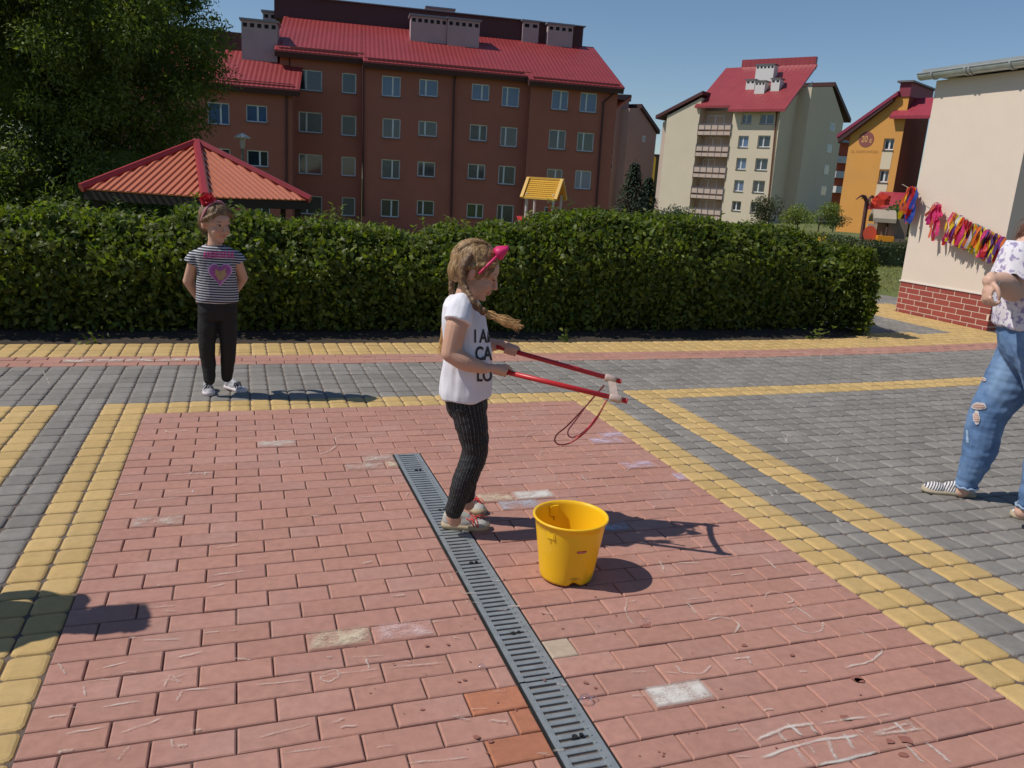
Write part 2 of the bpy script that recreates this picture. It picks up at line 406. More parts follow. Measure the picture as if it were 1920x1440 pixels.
class Facade:
    """vertical plane through the photo pixel (px,py) at depth D; u runs along it to the right, b goes into the building"""
    def __init__(s, px, py, D, ang, off=0.0):
        a = math.radians(ang); s.u = RH*math.cos(a)+FH*math.sin(a); s.b = np.cross(UP, s.u)
        s.p = at_depth(px, py, D)-s.b*off
    def pt(s, x, y, o=0.0): return on_plane(x, y, s.p-s.b*o, s.b)
    def uz(s, x, y, o=0.0):
        q = s.pt(x, y, o)-s.p; return float(q@s.u), float(q[2]+s.p[2])
    def w(s, u, z, o=0.0):
        q = s.p+s.u*u-s.b*o; return np.array([q[0], q[1], z])
    def rect(s, x0, y0, x1, y1):
        ua, za = s.uz(x0, (y0+y1)/2); ub, zb = s.uz(x1, (y0+y1)/2)
        zt = s.uz((x0+x1)/2, y0)[1]; zl = s.uz((x0+x1)/2, y1)[1]; return (ua, ub, zl, zt)
    def ax(s): return (s.u, -s.b, UP)
def wall_with_holes(F, u0, u1, z0, z1, holes, name, m, parent, depth=0.14):
    us = sorted(set([u0, u1]+[c for h in holes for c in h[:2] if u0 < c < u1])); zs = sorted(set([z0, z1]+[c for h in holes for c in h[2:4] if z0 < c < z1]))
    b = MB(); idx = {}
    def vid(i, j):
        if (i, j) not in idx: idx[(i, j)] = len(b.v); b.v.append(tuple(F.w(us[i], zs[j])))
        return idx[(i, j)]
    for i in range(len(us)-1):
        for j in range(len(zs)-1):
            cu, cz = (us[i]+us[i+1])/2, (zs[j]+zs[j+1])/2
            if any(h[0] < cu < h[1] and h[2] < cz < h[3] for h in holes): continue
            b.f.append((vid(i, j), vid(i+1, j), vid(i+1, j+1), vid(i, j+1))); b.m.append(0)
    for h in holes:
        a, c, l, t = h[:4]; q = [F.w(a, l), F.w(c, l), F.w(c, t), F.w(a, t)]; r = [F.w(a, l, -depth), F.w(c, l, -depth), F.w(c, t, -depth), F.w(a, t, -depth)]
        b.add(q+r, [(0, 4, 5, 1), (1, 5, 6, 2), (2, 6, 7, 3), (3, 7, 4, 0)])
    return rel(b.build(name, m, parent))
rw = random.Random(21)
def window(F, h, split, parent, rec=0.10, fw=0.07, gl=None, sill=True):
    """frame with mullion, one or two panes, outer sill; all recessed in the wall opening"""
    a, c, l, t = h[:4]; A = F.ax(); o = -rec
    f = MB()
    for (x0, x1, z0, z1) in ((a, a+fw, l, t), (c-fw, c, l, t), (a+fw, c-fw, l, l+fw), (a+fw, c-fw, t-fw, t)):
        f.box(F.w((x0+x1)/2, (z0+z1)/2, o-0.02), ((x1-x0)/2, 0.03, (z1-z0)/2), A)
    panes = [(a+fw, c-fw)]
    if split:
        s = a+(c-a)*split; f.box(F.w(s, (l+t)/2, o-0.02), (fw*0.75, 0.03, (t-l)/2-fw), A); panes = [(a+fw, s-fw*.75), (s+fw*.75, c-fw)]
    fo = rel(f.build('window', pvc, parent))
    for k, (x0, x1) in enumerate(panes):
        g = MB(); g.box(F.w((x0+x1)/2, (l+t)/2, o-0.035), ((x1-x0)/2, 0.006, (t-l)/2-fw), A)
        g.build('pane', gl if gl else GLASSES[rw.choice([0, 0, 1, 2])], fo)
    if sill:
        s = MB(); s.box(F.w((a+c)/2, l-0.03, 0.03), ((c-a)/2+0.04, 0.07, 0.02), A); s.build('sill', sillm, fo)
    return fo
def chimney(F, x0, y0, x1, y1, D, dep, m, parent, cap, name='chimney', vents=4):
    """box standing on the roof: its front face fills the photo rectangle at depth D"""
    cx, cy = (x0+x1)/2, (y0+y1)/2; G = Facade(cx, cy, D, 0); G.u, G.b = F.u, F.b
    a, c, l, t = G.rect(x0, y0, x1, y1); A = F.ax(); b = MB(); l -= 1.0
    b.box(G.w((a+c)/2, (l+t)/2, -dep/2), ((c-a)/2, dep/2, (t-l)/2), A); o = rel(b.build(name, m, parent))
    k = MB(); k.box(G.w((a+c)/2, t+0.06, -dep/2), ((c-a)/2+0.12, dep/2+0.12, 0.06), A); k.build('cap', cap, o)
    h = MB(); n = max(2, int((c-a)/0.42))
    for i in range(n): h.box(G.w(a+(c-a)*(i+.5)/n, t-0.28, 0.0), ((c-a)/n*0.28, 0.012, 0.12), A)
    h.build('vent_holes', dark, o)['kind'] = 'stuff'
    return o
ridge_dark = mat('dark_ridge_cladding', (0.075, 0.022, 0.026), 0.6, 0.1, 1)
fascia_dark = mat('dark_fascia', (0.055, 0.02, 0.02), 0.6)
def red_block():
    base = -3.0
    wallm = mat('terracotta_render', (0.36, 0.122, 0.086), 0.9, 0.09, 0.5, 0.2, 30, tint2=(0.31, 0.11, 0.082), t2scale=0.3, t2amt=0.5)
    F2 = Facade(760, 250, 54.6, 11.6); tiles = tile_mat('red_roof_tiles', (0.27, 0.036, 0.036), 0.30, 0.36, tuple(F2.u), tuple(F2.b))
    chm = mat('pink_grey_render', (0.40, 0.30, 0.31), 0.9, 0.08, 1.0)
    root = empty('apartment_block', F2.w(0, base)); tag(root, 'long terracotta four storey apartment block with shiny red tiled roof', 'building')
    F1 = Facade(760, 250, 54.6, 11.6, -0.65); F3 = Facade(760, 250, 54.6, 11.6, 0.65); FL = Facade(760, 250, 54.6, 11.6, 1.9)
    segs = [
     (FL, 120, 548, 160, [(389, 192, 430, 233, .6), (461, 197, 501, 229, .55), (398, 278, 432, 310, .5), (463, 282, 503, 312, .6), (392, 364, 432, 402, .6), (466, 368, 506, 400, .6)]),  # left stretch behind the tree is added, unseen, to block the bright sky
     (F1, 545, 680, 98, [(559, 131, 604, 170, .33), (560, 210, 604, 248.5, .33), (560, 289, 604, 326.5, .33), (561.6, 367, 604, 402, .33), (641, 137, 668, 175, 0), (640, 216.5, 668, 254.5, 0), (640, 294, 667, 330, 0), (641, 370, 666, 405, 0)]),
     (F2, 681, 989, 112, [(716, 142.5, 751.5, 181, .58), (717, 222, 751, 259, .58), (715, 299, 750, 335, .58), (714, 374, 748, 407, .58), (786, 149, 821.5, 180.5, .36), (784.5, 227, 819.5, 255.5, .36), (782.5, 303, 816, 331.5, .36), (781.5, 376, 814, 404, .36),
        (884.5, 157.5, 918, 188, .58), (880.6, 233.5, 913.5, 264, .58), (877, 307.6, 910, 336, .58), (875, 382, 906.6, 409, .58), (941, 163, 974, 200, .32), (938, 238, 970, 275, .32), (934.4, 311, 966.4, 346, .32), (931.4, 384, 963, 418, .32)]),
     (F3, 990, 1152, 150, [(1034.5, 169, 1066, 206, .55), (1029, 243.4, 1061, 280, .55), (1025, 317, 1054.5, 352, .55), (1020, 388, 1050, 420, .55), (1087.6, 174, 1119.6, 210.6, .38), (1082, 248.5, 1113.6, 284, .38), (1078, 319.6, 1108.5, 354.5, .38), (1074, 391, 1104, 425, .38)])]
    bounds = []
    for F, xa, xb, ye, wins in segs:
        u0 = F.uz(xa, 250)[0]; u1 = F.uz(xb, 250)[0]
        zt = F.uz((xa+xb)/2, ye+(20 if F is not FL else 8))[1] if False else F.uz(xb-2, ye+10)[1]
        bounds.append([F, u0, u1, zt])
    zt_main = sum(b[3] for b in bounds[1:])/3
    # one common eaves height per block, measured at the right hand ends
    eaves = [FL.uz(560, 160, .5)[1], F1.uz(676, 100, .5)[1], F2.uz(985, 134, .5)[1], F3.uz(1168, 160, .6)[1]]
    em = (eaves[1]-.33+eaves[2]+eaves[3]+.33)/3
    for k, (F, u0, u1, zt) in enumerate(bounds):
        holes = [F.rect(*w[:4]) for w in segs[k][4]]
        # snap windows of one floor to common sill and head heights
        ez = eaves[0] if k == 0 else em+(0, .33, 0, -.33)[k]
        wall_with_holes(F, u0, u1, base, ez+0.1, holes, 'wall', wallm, root)
        for h, w in zip(holes, segs[k][4]): window(F, h, w[4], root, gl=(glass_sky if (w[1] < 205 and rw.random() < .75) else rw.choice([glass, glass, glass_g, curtain, curtain, curtain2, None, None])))
        # side returns of the stepped bays and the block's own ends
        s = MB()
        for u in (u0, u1): s.prism([F.w(u, base, -0.002), F.w(u, ez+.1, -0.002), F.w(u, ez+.1, -0.25), F.w(u, base, -0.25)], F.u*(0.02 if u == u0 else -0.02))
        depth = 9.0
        s.add([F.w(u0, base, -.003), F.w(u0, ez, -.003), F.w(u0, ez, -3), F.w(u0, base, -3)], [(0, 1, 2, 3)]); s.add([F.w(u1, base, 0), F.w(u1, ez, 0), F.w(u1, ez, -3), F.w(u1, base, -3)], [(3, 2, 1, 0)])
        rel(s.build('bay_side', wallm, root))
    # right gable end wall
    u1 = bounds[3][2]; g = MB(); run = 7.7; rise = 3.42
    g.prism([F3.w(u1-.01, base, -.01), F3.w(u1-.01, em-.45, -.01), F3.w(u1-.01, em+rise-.3, -run-.5), F3.w(u1-.01, em+.3, -13), F3.w(u1-.01, base, -13)], -F3.u*0.2)
    rel(g.build('gable_wall', wallm, root))
    # roofs: sloping slab per bay with an overhang, tile lip and dark fascia
    def roof(F, ua, ub, ez, over, run, rise, name='roof'):
        r = MB(); sl = rise/run; t = 0.12
        z0 = ez-over*sl+0.05
        r.add([F.w(ua, z0, over), F.w(ub, z0, over), F.w(ub, ez+rise, -run), F.w(ua, ez+rise, -run)], [(0, 1, 2, 3)])
        r.add([F.w(ua, z0-t, over), F.w(ub, z0-t, over), F.w(ub, z0, over), F.w(ua, z0, over)], [(0, 1, 2, 3)])
        ro = rel(r.build(name, tiles, root))
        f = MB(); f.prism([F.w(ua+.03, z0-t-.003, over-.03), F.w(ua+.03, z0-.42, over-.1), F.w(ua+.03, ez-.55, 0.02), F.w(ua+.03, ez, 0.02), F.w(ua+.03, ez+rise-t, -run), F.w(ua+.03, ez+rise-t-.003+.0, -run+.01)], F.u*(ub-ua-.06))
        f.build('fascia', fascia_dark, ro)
        g = MB(); pts = [F.w(u, z0+0.16, over-0.25) for u in np.linspace(ua+0.3, ub-0.3, 5)]; g.bar(pts[0], pts[-1], 0.08, 0.10); g.build('snow_guard', tiles, ro)
        return ro
    ur = F3.uz(1172, 160, .6)[0]
    ul1 = F1.uz(514, 85, .5)[0]
    slp = rise/run
    roof(F1, ul1, F1.uz(680, 98, .5)[0], em+.65*slp, .6, run-.65, rise-.65*slp)
    roof(F2, F2.uz(680.5, 106, .5)[0], F2.uz(992, 134, .5)[0], em, .6, run, rise)
    roof(F3, F3.uz(992.5, 143, .5)[0], ur, em-.65*slp, .6, run+.65, rise+.65*slp)
    pn = np.cross(F2.u, F2.b*run+UP*rise); pn /= np.linalg.norm(pn); pq = F2.w(0, em)
    pnl = np.cross(FL.u, FL.b*4.2+UP*2.35); pnl /= np.linalg.norm(pnl); pql = FL.w(0, eaves[0])
    ulb = FL.uz(562, 166, .5)[0]
    roof(FL, FL.uz(80, 118, .5)[0], ulb, eaves[0], .55, 4.2, 2.35)
    # ridge upstand (dark cladding) above the tiled slope
    R = MB(); zr = em+rise-0.15; ua = F2.uz(514, 10, -run)[0]; ub = F2.uz(1092, 80, -run)[0]
    R.box(F2.w((ua+ub)/2, zr+0.75, -run-0.4), ((ub-ua)/2, 0.4, 0.78), F2.ax()); rr = rel(R.build('ridge_upstand', ridge_dark, root))
    cp = MB(); cp.box(F2.w((ua+ub)/2, zr+1.56, -run-0.4), ((ub-ua)/2+.15, 0.6, 0.03), F2.ax()); cp.build('coping', mat('coping_metal', (0.20, 0.21, 0.25), 0.45), rr)
    bk = MB(); bk.add([F2.w(ua, zr+.7, -run-.8), F2.w(ub, zr+.7, -run-.8), F2.w(ub, em-.5, -run-7), F2.w(ua, em-.5, -run-7)], [(3, 2, 1, 0)]); rel(bk.build('rear_roof', tiles, root))
    R = MB(); ua2 = FL.uz(80, 60, -4.2)[0]; ub2 = FL.uz(462, 70, -4.2)[0]; R.box(FL.w((ua2+ub2)/2, eaves[0]+2.35+.5, -4.2-.4), ((ub2-ua2)/2, 0.4, 0.62), FL.ax()); rel(R.build('ridge_upstand', ridge_dark, root))
    # wall of the taller part showing above the lower left roof
    sw = MB(); e0 = bounds[1][1]; sw.box(F1.w(ul1+.6, (em+eaves[0])/2, -2.5), (0.3, 2.4, (em-eaves[0])/2+.3), F1.ax()); rel(sw.build('wall', wallm, root))
    capm = MATS['coping_metal']
    for (x0, y0, x1, y1, D, dp) in ((453, 40, 520, 119, 'L', 1.6), (493, 23, 518, 45, 58.5, 1.2), (567, -12, 597, 36, 0, 1.3), (770, 32, 838, 82, 0, 1.4), (839, 38, 899, 90, 0, 1.4), (800, 17, 851, 33, 63, 1.3), (980, 41, 1010, 81, 0, .9), (1027, 47, 1074, 89, 0, .9), (951, 46, 980, 58, 66, 1.2)):
        if D == 0: D = (on_plane((x0+x1)/2, y1, pq, pn)-CAM)@CF
        if D == 'L': D = (on_plane((x0+x1)/2, y1, pql, pnl)-CAM)@CF
        chimney(F2, x0, y0, x1, y1, D, dp, chm, root, capm)
    pm = mat('brown_downpipe', (0.07, 0.02, 0.02), 0.5)
    for F, pts in ((FL, [(541, 176), (537, 184), (537, 392)]), (F2, [(683, 114), (681, 125), (681, 405)]), (F2, [(859, 131), (853, 146), (851.6, 160), (846, 407)]), (F3, [(1160, 168), (1132, 191), (1117, 398)])):
        q = MB(); q.tube([F.pt(x, y, 0.12 if i else 0.3) for i, (x, y) in enumerate(pts)], 0.07, 8); rel(q.build('downpipe', pm, root))
red_block()
def cream_block():
    D = 101.0; F = Facade(1400, 300, D, -38); base = -1.6
    wm = mat('cream_render', (0.62, 0.53, 0.40), 0.9, 0.05, 0.5, tint2=(0.57, 0.48, 0.37), t2scale=.25, t2amt=.5)
    pk = mat('pinkish_render', (0.52, 0.40, 0.34), 0.9, 0.05, 0.5); tiles = tile_mat('raspberry_roof', (0.27, 0.036, 0.042), 0.6, 0.7, tuple(F.u), tuple(F.b), 0.02)
    root = empty('apartment_block', F.w(0, base)); tag(root, 'pale cream five storey block with stacked balconies and raspberry red roof', 'building')
    P = lambda x, y: (1130+x/4.085, 90+y/4.085)
    wins = []
    for r in [(1065, 505, 1140, 580), (1038, 672, 1115, 760), (1022, 842, 1098, 930), (1005, 1012, 1078, 1098), (988, 1172, 1058, 1245), (1205, 503, 1310, 583), (1187, 670, 1282, 760), (1168, 845, 1262, 935), (1148, 1015, 1240, 1107), (1130, 1178, 1215, 1262)]:
        wins.append((*P(*r[:2]), *P(*r[2:])))
    uL = F.uz(*P(455, 900))[0]; uB0 = F.uz(*P(705, 850))[0]; uB1 = F.uz(*P(958, 850))[0]; uR = F.uz(*P(1330, 850))[0]
    ze = F.uz(*P(1365, 468))[1]
    holes = [F.rect(*w) for w in wins]
    wall_with_holes(F, uB1, uR, base, ze, holes, 'wall', wm, root, 0.3)
    for h in holes: window(F, h, .42, root, rec=.25, fw=.1, gl=(glass_sky if rw.random() < .4 else glass))
    # blank left wall with lower sloping roof line
    w = MB(); zl0 = F.uz(*P(480, 520))[1]; zl1 = F.uz(*P(735, 380))[1]
    w.prism([F.w(uL, base, -.01), F.w(uB0, base, -.01), F.w(uB0, zl1, -.01), F.w(uL, zl0, -.01)], F.b*11); rel(w.build('wall', wm, root))
    w = MB(); w.prism([F.w(uL-1.2, base, -1.2), F.w(uL-.0, base, -1.2), F.w(uL, zl0-.1, -1.2), F.w(uL-1.2, zl0-.7, -1.2)], F.b*9); rel(w.build('wall', pk, root))
    # balcony recess: back wall, ceilings and parapets
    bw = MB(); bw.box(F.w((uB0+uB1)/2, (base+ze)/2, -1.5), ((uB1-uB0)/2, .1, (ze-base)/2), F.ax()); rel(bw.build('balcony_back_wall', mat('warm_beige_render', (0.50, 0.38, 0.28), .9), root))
    for (x0, y0, x1, y1), (wx0, wy0, wx1, wy1) in zip([(735, 588, 985, 633), (715, 752, 970, 798), (700, 912, 948, 960), (683, 1075, 930, 1122), (665, 1235, 915, 1280)], [(805, 515, 935, 585), (790, 685, 910, 750), (770, 848, 860, 912), (750, 1005, 875, 1075), (740, 1165, 860, 1230)]):
        zt = F.uz(*P((x0+x1)/2, y0))[1]; zb = F.uz(*P((x0+x1)/2, y1))[1]
        b = MB(); b.box(F.w((uB0+uB1)/2, (zt+zb)/2+.05, .06), ((uB1-uB0)/2-.02, .05, (zt-zb)/2-.08), F.ax()); bo = rel(b.build('balcony', pk, root))
        s = MB(); s.box(F.w((uB0+uB1)/2, zb-.32, -.7), ((uB1-uB0)/2-.02, .85, .22), F.ax()); s.build('slab', pk, bo)
        g = MB()
        for i in range(6): g.box(F.w(uB0+(uB1-uB0)*i/5*.98+.05, (zt+zb)/2-.25, .14), (.035, .02, (zt-zb)/2+.5), F.ax())
        g.box(F.w((uB0+uB1)/2, zt+.05, .1), ((uB1-uB0)/2, .05, .05), F.ax()); g.build('railing', sillm, bo)
        G = Facade(1400, 300, D, -38, -1.38); a, c, l, t = G.rect(*P(wx0, wy0), *P(wx1, wy1)); window(G, (a, c, zb+.25, t), .45, root, rec=0, fw=.09, sill=False, gl=glass)
    # shaded right-hand side: two stepped gables running back
    sd = MB(); top = F.uz(*P(1610, 250))[1]
    q0 = F.w(uR, base); dpt = F.b
    def sp(x, y): return on_plane(*P(x, y), q0, F.u)       # point on the side wall plane
    poly = [q0, sp(1365, 470), sp(1610, 255)]; e = sp(1610, 255); poly.append(np.array([e[0], e[1], base])); poly = [p+F.b*.012 for p in poly]; sd.prism(poly, -F.u*.04); rel(sd.build('side_wall', wm, root))
    q1 = q0+F.u*.8+F.b*0.0
    def sp1(x, y): return on_plane(*P(x, y), q0+F.u*1.6, F.u)
    s2 = MB(); a1 = sp1(1605, 300); b1 = sp1(1760, 297); c1 = sp1(1845, 560); poly = [np.array([a1[0], a1[1], base]), a1, b1, c1, np.array([c1[0], c1[1], base])]; s2.prism(poly, -F.u*9); rel(s2.build('side_wall', wm, root))
    rf = MB(); d1 = sp1(1762, 292); d2 = sp1(1884, 572); 
    d1, d2 = d1+F.u*.3, d2+F.u*.3
    rf.prism([d1, d2, d2+UP*.5, d1+UP*.5], -F.u*10); rel(rf.build('rear_roof', fascia_dark, root))
    for (sx, sy, ex, ey, fn) in ((1480, 535, 1505, 615, sp), (1455, 705, 1480, 790, sp), (1430, 870, 1455, 955, sp), (1408, 1040, 1432, 1115, sp), (1745, 570, 1772, 640, sp1), (1722, 735, 1748, 805, sp1), (1700, 895, 1725, 970, sp1), (1675, 1055, 1705, 1130, sp1)):
        a = fn(sx, sy); b = fn(ex, ey); n = F.u; m = MB(); hw = abs((b-a)@F.b)/2; m.box((a+b)/2+n*.01, (hw, .03, abs(a[2]-b[2])/2), (F.b, n, UP)); wo = rel(m.build('window', pvc, root))
        g = MB(); g.box((a+b)/2+n*.035, (hw*.8, .012, abs(a[2]-b[2])/2-.08), (F.b, n, UP)); g.build('pane', glass, wo)
    # roof slab over the front, overhanging; upstand and chimneys
    e0 = F.pt(*P(705, 442), .5); e1 = F.pt(*P(985, 432), .5); m0 = F.pt(*P(960, 470), 1.2); m1 = F.pt(*P(1368, 464), 1.2)
    zE = (m0[2]+m1[2])/2; slope = 0.72; run = 7.6
    def RP(u, o, z): return F.w(u, z, o)
    um0 = F.uz(*P(960, 470), 1.2)[0]; um1 = F.uz(*P(1368, 464), 1.2)[0]; ub0 = F.uz(*P(705, 442), .4)[0]
    r = MB(); t = .3
    def slab(ua, ub, o, run):
        z0 = zE+(1.2-o)*slope; pts = [RP(ua, o, z0), RP(ub, o, z0), RP(ub, -run, z0+(o+run)*slope), RP(ua, -run, z0+(o+run)*slope)]
        r.prism([p for p in pts], -UP*t)
    slab(um0, um1+.5, 1.2, run); slab(ub0, um0-.01, .4, run)
    rel(r.build('roof', tiles, root))
    zt = zE+(1.2+run)*slope; up = MB(); up.box(F.w((ub0+um1)/2+1.2, zt+.2, -run-.3), ((um1-ub0)/2-1.0, .3, .75), F.ax()); rel(up.build('ridge_upstand', tiles, root))
    lr = MB(); a = F.w(uL-1.6, zl0-.4, .3); b = F.w(uB0+.2, zl1+.35, .3); lr.prism([a, b, b+UP*.45, a+UP*.45], F.b*11.5); rel(lr.build('roof', ridge_dark, root))
    ch = mat('white_chimney_render', (0.62, 0.60, 0.58), .9)
    for (x0, y0, x1, y1, DD) in ((1170, 130, 1308, 262, 0), (1097, 245, 1163, 322, 0), (1165, 256, 1240, 355, 0), (1288, 237, 1354, 335, 0)):
        pn = np.cross(F.u, F.b+UP*slope); DD = (on_plane(*P((x0+x1)/2, y1), F.w(0, zE+1.2*slope), pn)-CAM)@CF
        chimney(F, *P(x0, y0), *P(x1, y1), DD, 1.3, ch, root, sillm)
    pp = MB(); pp.tube([F.pt(*P(1335, 480), .15), F.pt(*P(1262, 1240), .15)], .09, 6); rel(pp.build('downpipe', mat('rusty_downpipe', (0.16, .06, .04), .6), root))
cream_block()
def pink_block():
    F = Facade(1180, 300, 118, -38); base = -3; P = lambda x, y: (1130+x/4.085, 90+y/4.085)
    wm = mat('dusty_pink_render', (0.40, 0.25, 0.21), .9, .06, .5); root = empty('apartment_block', F.w(0, base)); tag(root, 'dusty pink gabled block half hidden behind the terracotta block and the spruces', 'building')
    q0 = F.w(F.uz(*P(60, 600))[0], base); sp = lambda x, y, o=0: on_plane(*P(x, y), q0+F.u*o, F.u)
    g = lambda p: np.array([p[0], p[1], base])
    w = MB(); a, b, c = sp(40, 520), sp(205, 395), sp(205, 470); poly = [g(a), a, b, g(b)]; w.prism(poly, -F.u*8); rel(w.build('wall', wm, root))
    w = MB(); a, b, c = sp(208, 462, 1.5), sp(300, 460, 1.5), sp(412, 660, 1.5); w.prism([g(a), a, b, c, g(c)], -F.u*8); rel(w.build('wall', wm, root))
    r = MB(); a, b = sp(80, 492, .3), sp(222, 385, .3); r.prism([a, b, b+UP*.3, a+UP*.3], -F.u*7); rel(r.build('roof', mat('orange_roof', (0.42, 0.10, 0.04), .6), root))
    r = MB(); a, b = sp(300, 460, 1.9), sp(438, 660, 1.9); r.prism([a, b, b+UP*.6, a+UP*.6], -F.u*9); rel(r.build('rear_roof', fascia_dark, root))
    u = MB(); a, b = sp(90, 352, .2), sp(222, 358, .2); u.prism([a, b, b-UP*1.0, a-UP*.6], -F.u*3); rel(u.build('ridge_upstand', ridge_dark, root))
    for (x0, y0, x1, y1) in ((72, 645, 88, 700), (62, 765, 78, 822), (304, 670, 322, 720), (54, 880, 70, 935)):
        a, b = sp(x0, y0, 1.5 if x0 > 200 else 0), sp(x1, y1, 1.5 if x0 > 200 else 0); m = MB(); hw = abs((b-a)@F.b)/2; m.box((a+b)/2+F.u*.02, (hw, .03, abs(a[2]-b[2])/2), (F.b, F.u, UP)); wo = rel(m.build('window', pvc, root))
        gg = MB(); gg.box((a+b)/2+F.u*.05, (hw*.75, .012, abs(a[2]-b[2])/2-.1), (F.b, F.u, UP)); gg.build('pane', glass, wo)
    # small dark block with a yellow edge seen in the gap
    G = Facade(1232, 330, 150, 0); r2 = empty('low_block', G.w(0, -2)); tag(r2, 'small dark ochre block with a yellow edge in the gap beside the cream block', 'building')
    a, c, l, t = G.rect(*P(388, 832), *P(470, 1200)); m = MB(); m.box(G.w((a+c)/2, (l-3+t)/2, -3), ((c-a)/2, 3, (t-l+3)/2), G.ax()); rel(m.build('wall', mat('dark_ochre', (0.12, .09, .05), .9), r2))
    m = MB(); m.box(G.w(a-.15, (l+t)/2, -2.9), (.25, 3, (t-l)/2), G.ax()); rel(m.build('edge_strip', mat('bright_yellow_paint', (.7, .42, .05), .8), r2))
    m = MB(); m.box(G.w((a+c)/2, t+.2, -3), ((c-a)/2+.3, 3.2, .2), G.ax()); rel(m.build('roof', fascia_dark, r2))
pink_block()
def text_mesh(s, size, name, m, parent, fn, sub=0, bold=0.0, sx=1.0):
    """lettering as a thin mesh; fn maps flat text coordinates to world points"""
    cu = bpy.data.curves.new(name, 'FONT'); cu.body = s; cu.size = size; cu.align_x = 'CENTER'; cu.align_y = 'CENTER'; cu.offset = bold; cu.resolution_u = 3
    ob = bpy.data.objects.new(name, cu); COL.objects.link(ob); dg = bpy.context.evaluated_depsgraph_get(); me = bpy.data.meshes.new_from_object(ob.evaluated_get(dg)); bpy.data.objects.remove(ob); bpy.data.curves.remove(cu)
    bm = bmesh.new(); bm.from_mesh(me); bmesh.ops.triangulate(bm, faces=bm.faces)
    for _ in range(sub): bmesh.ops.subdivide_edges(bm, edges=[e for e in bm.edges if e.calc_length() > size*0.07], cuts=1); bmesh.ops.triangulate(bm, faces=bm.faces)
    for v in bm.verts: v.co = Vector(fn(v.co.x*sx, v.co.y))
    bm.to_mesh(me); bm.free(); me.materials.clear(); me.materials.append(m); return link(bpy.data.objects.new(name, me), parent)
def orange_block():
    F = Facade(1620, 300, 69, -44); base = -1.2; P = lambda x, y: (1550+x/4.365, 90+y/4.365)
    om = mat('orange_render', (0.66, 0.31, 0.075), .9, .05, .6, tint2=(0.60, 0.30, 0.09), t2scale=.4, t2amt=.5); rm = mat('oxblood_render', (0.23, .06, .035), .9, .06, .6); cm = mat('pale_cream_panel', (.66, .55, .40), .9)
    tiles = tile_mat('crimson_roof', (0.30, 0.03, 0.05), .5, .5, tuple(F.u), tuple(F.b), .02)
    root = empty('apartment_block', F.w(0, base)); tag(root, 'bright orange gabled block with a round number sign on its end wall', 'building')
    g = lambda p: np.array([p[0], p[1], base])
    uz = lambda x, y, o=0: F.uz(*P(x, y), o)
    uL = uz(150, 1000)[0]; uR = uz(590, 900)[0]; zl = uz(200, 690)[1]; zp = uz(600, 400)[1]; zpp = uz(660, 395)[1]
    holes = [F.rect(*P(465, 740), *P(550, 835)), F.rect(*P(425, 998), *P(505, 1100))]
    hz = min(h[3] for h in holes)
    ztop = max(h[3] for h in holes)+.2
    wall_with_holes(F, uL, uR, base, min(ztop, zl), [h for h in holes if h[3] < zl], 'wall', om, root, .3)
    for h in holes: window(F, h, .5, root, rec=.22, fw=.1, gl=glass)
    w = MB(); zz = min(ztop, zl); u6 = uz(585, 405)[0]; w.add([F.w(uL, zz), F.w(uR, zz), F.w(uR, zp), F.w(u6, zp), F.w(uL, zl)], [(0, 1, 2, 3, 4)]); rel(w.build('gable', om, root))
    bx = MB(); bx.prism([F.w(uL, base, -.35), F.w(uR, base, -.35), F.w(uR, zp, -.35), F.w(u6, zp, -.35), F.w(uL, zl, -.35)], F.b*.2); bx.add([F.w(uL, base), F.w(uL, zl), F.w(uL, zl, -10), F.w(uL, base, -10)], [(0, 1, 2, 3)]); bx.add([F.w(uL, zl-.01), F.w(uL, zl-.01, -.4), F.w(u6, zp-.01, -.4), F.w(u6, zp-.01)], [(0, 1, 2, 3)]); rel(bx.build('inner_wall', om, root))
    # two cream panels below the windows
    for (x0, y0, x1, y1) in ((445, 842, 530, 992), (405, 1106, 490, 1225)):
        a, c, l, t = F.rect(*P(x0, y0), *P(x1, y1)); m = MB(); m.box(F.w((a+c)/2, (l+t)/2, .01), ((c-a)/2, .012, (t-l)/2), F.ax()); rel(m.build('panel', cm, root))
    # shaded oxblood side, box dormer, canopy, balcony tower
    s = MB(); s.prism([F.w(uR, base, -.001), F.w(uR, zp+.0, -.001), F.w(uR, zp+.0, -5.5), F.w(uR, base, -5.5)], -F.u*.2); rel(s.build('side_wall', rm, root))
    d = MB(); zd = uz(640, 285)[1]; a = uz(595, 400)[0]; d.box(F.w((a+uR)/2, (zp+zd)/2, -2.6), ((uR-a)/2+.05, 2.7, (zd-zp)/2), F.ax()); do = rel(d.build('dormer', mat('crimson_cladding', (.22, .03, .05), .6), root))
    d = MB(); d.box(F.w((a+uR)/2, zd+.08, -2.6), ((uR-a)/2+.25, 2.95, .07), F.ax()); d.build('coping', sillm, do)
    r = MB(); e0 = F.w(uL-1.0, zl-.55, .5); e1 = F.w(u6+.1, zp+.1, .5); r.prism([e0, e1, e1+UP*.32, e0+UP*.32], F.b*11); rel(r.build('roof', mat('crimson_barge', (.25, .03, .07), .5), root))
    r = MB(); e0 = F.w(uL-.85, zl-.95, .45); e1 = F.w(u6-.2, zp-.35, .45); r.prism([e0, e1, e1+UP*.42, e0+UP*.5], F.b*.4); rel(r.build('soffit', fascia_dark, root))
    c = MB(); z0 = uz(560, 560, 0)[1]; ec = F.w(uR-1.1, z0, .6); c.prism([ec, ec+F.u*6, ec+F.u*6+F.b*2+UP*1.6, ec+F.b*2+UP*1.6], -UP*.25); rel(c.build('canopy', tiles, root))
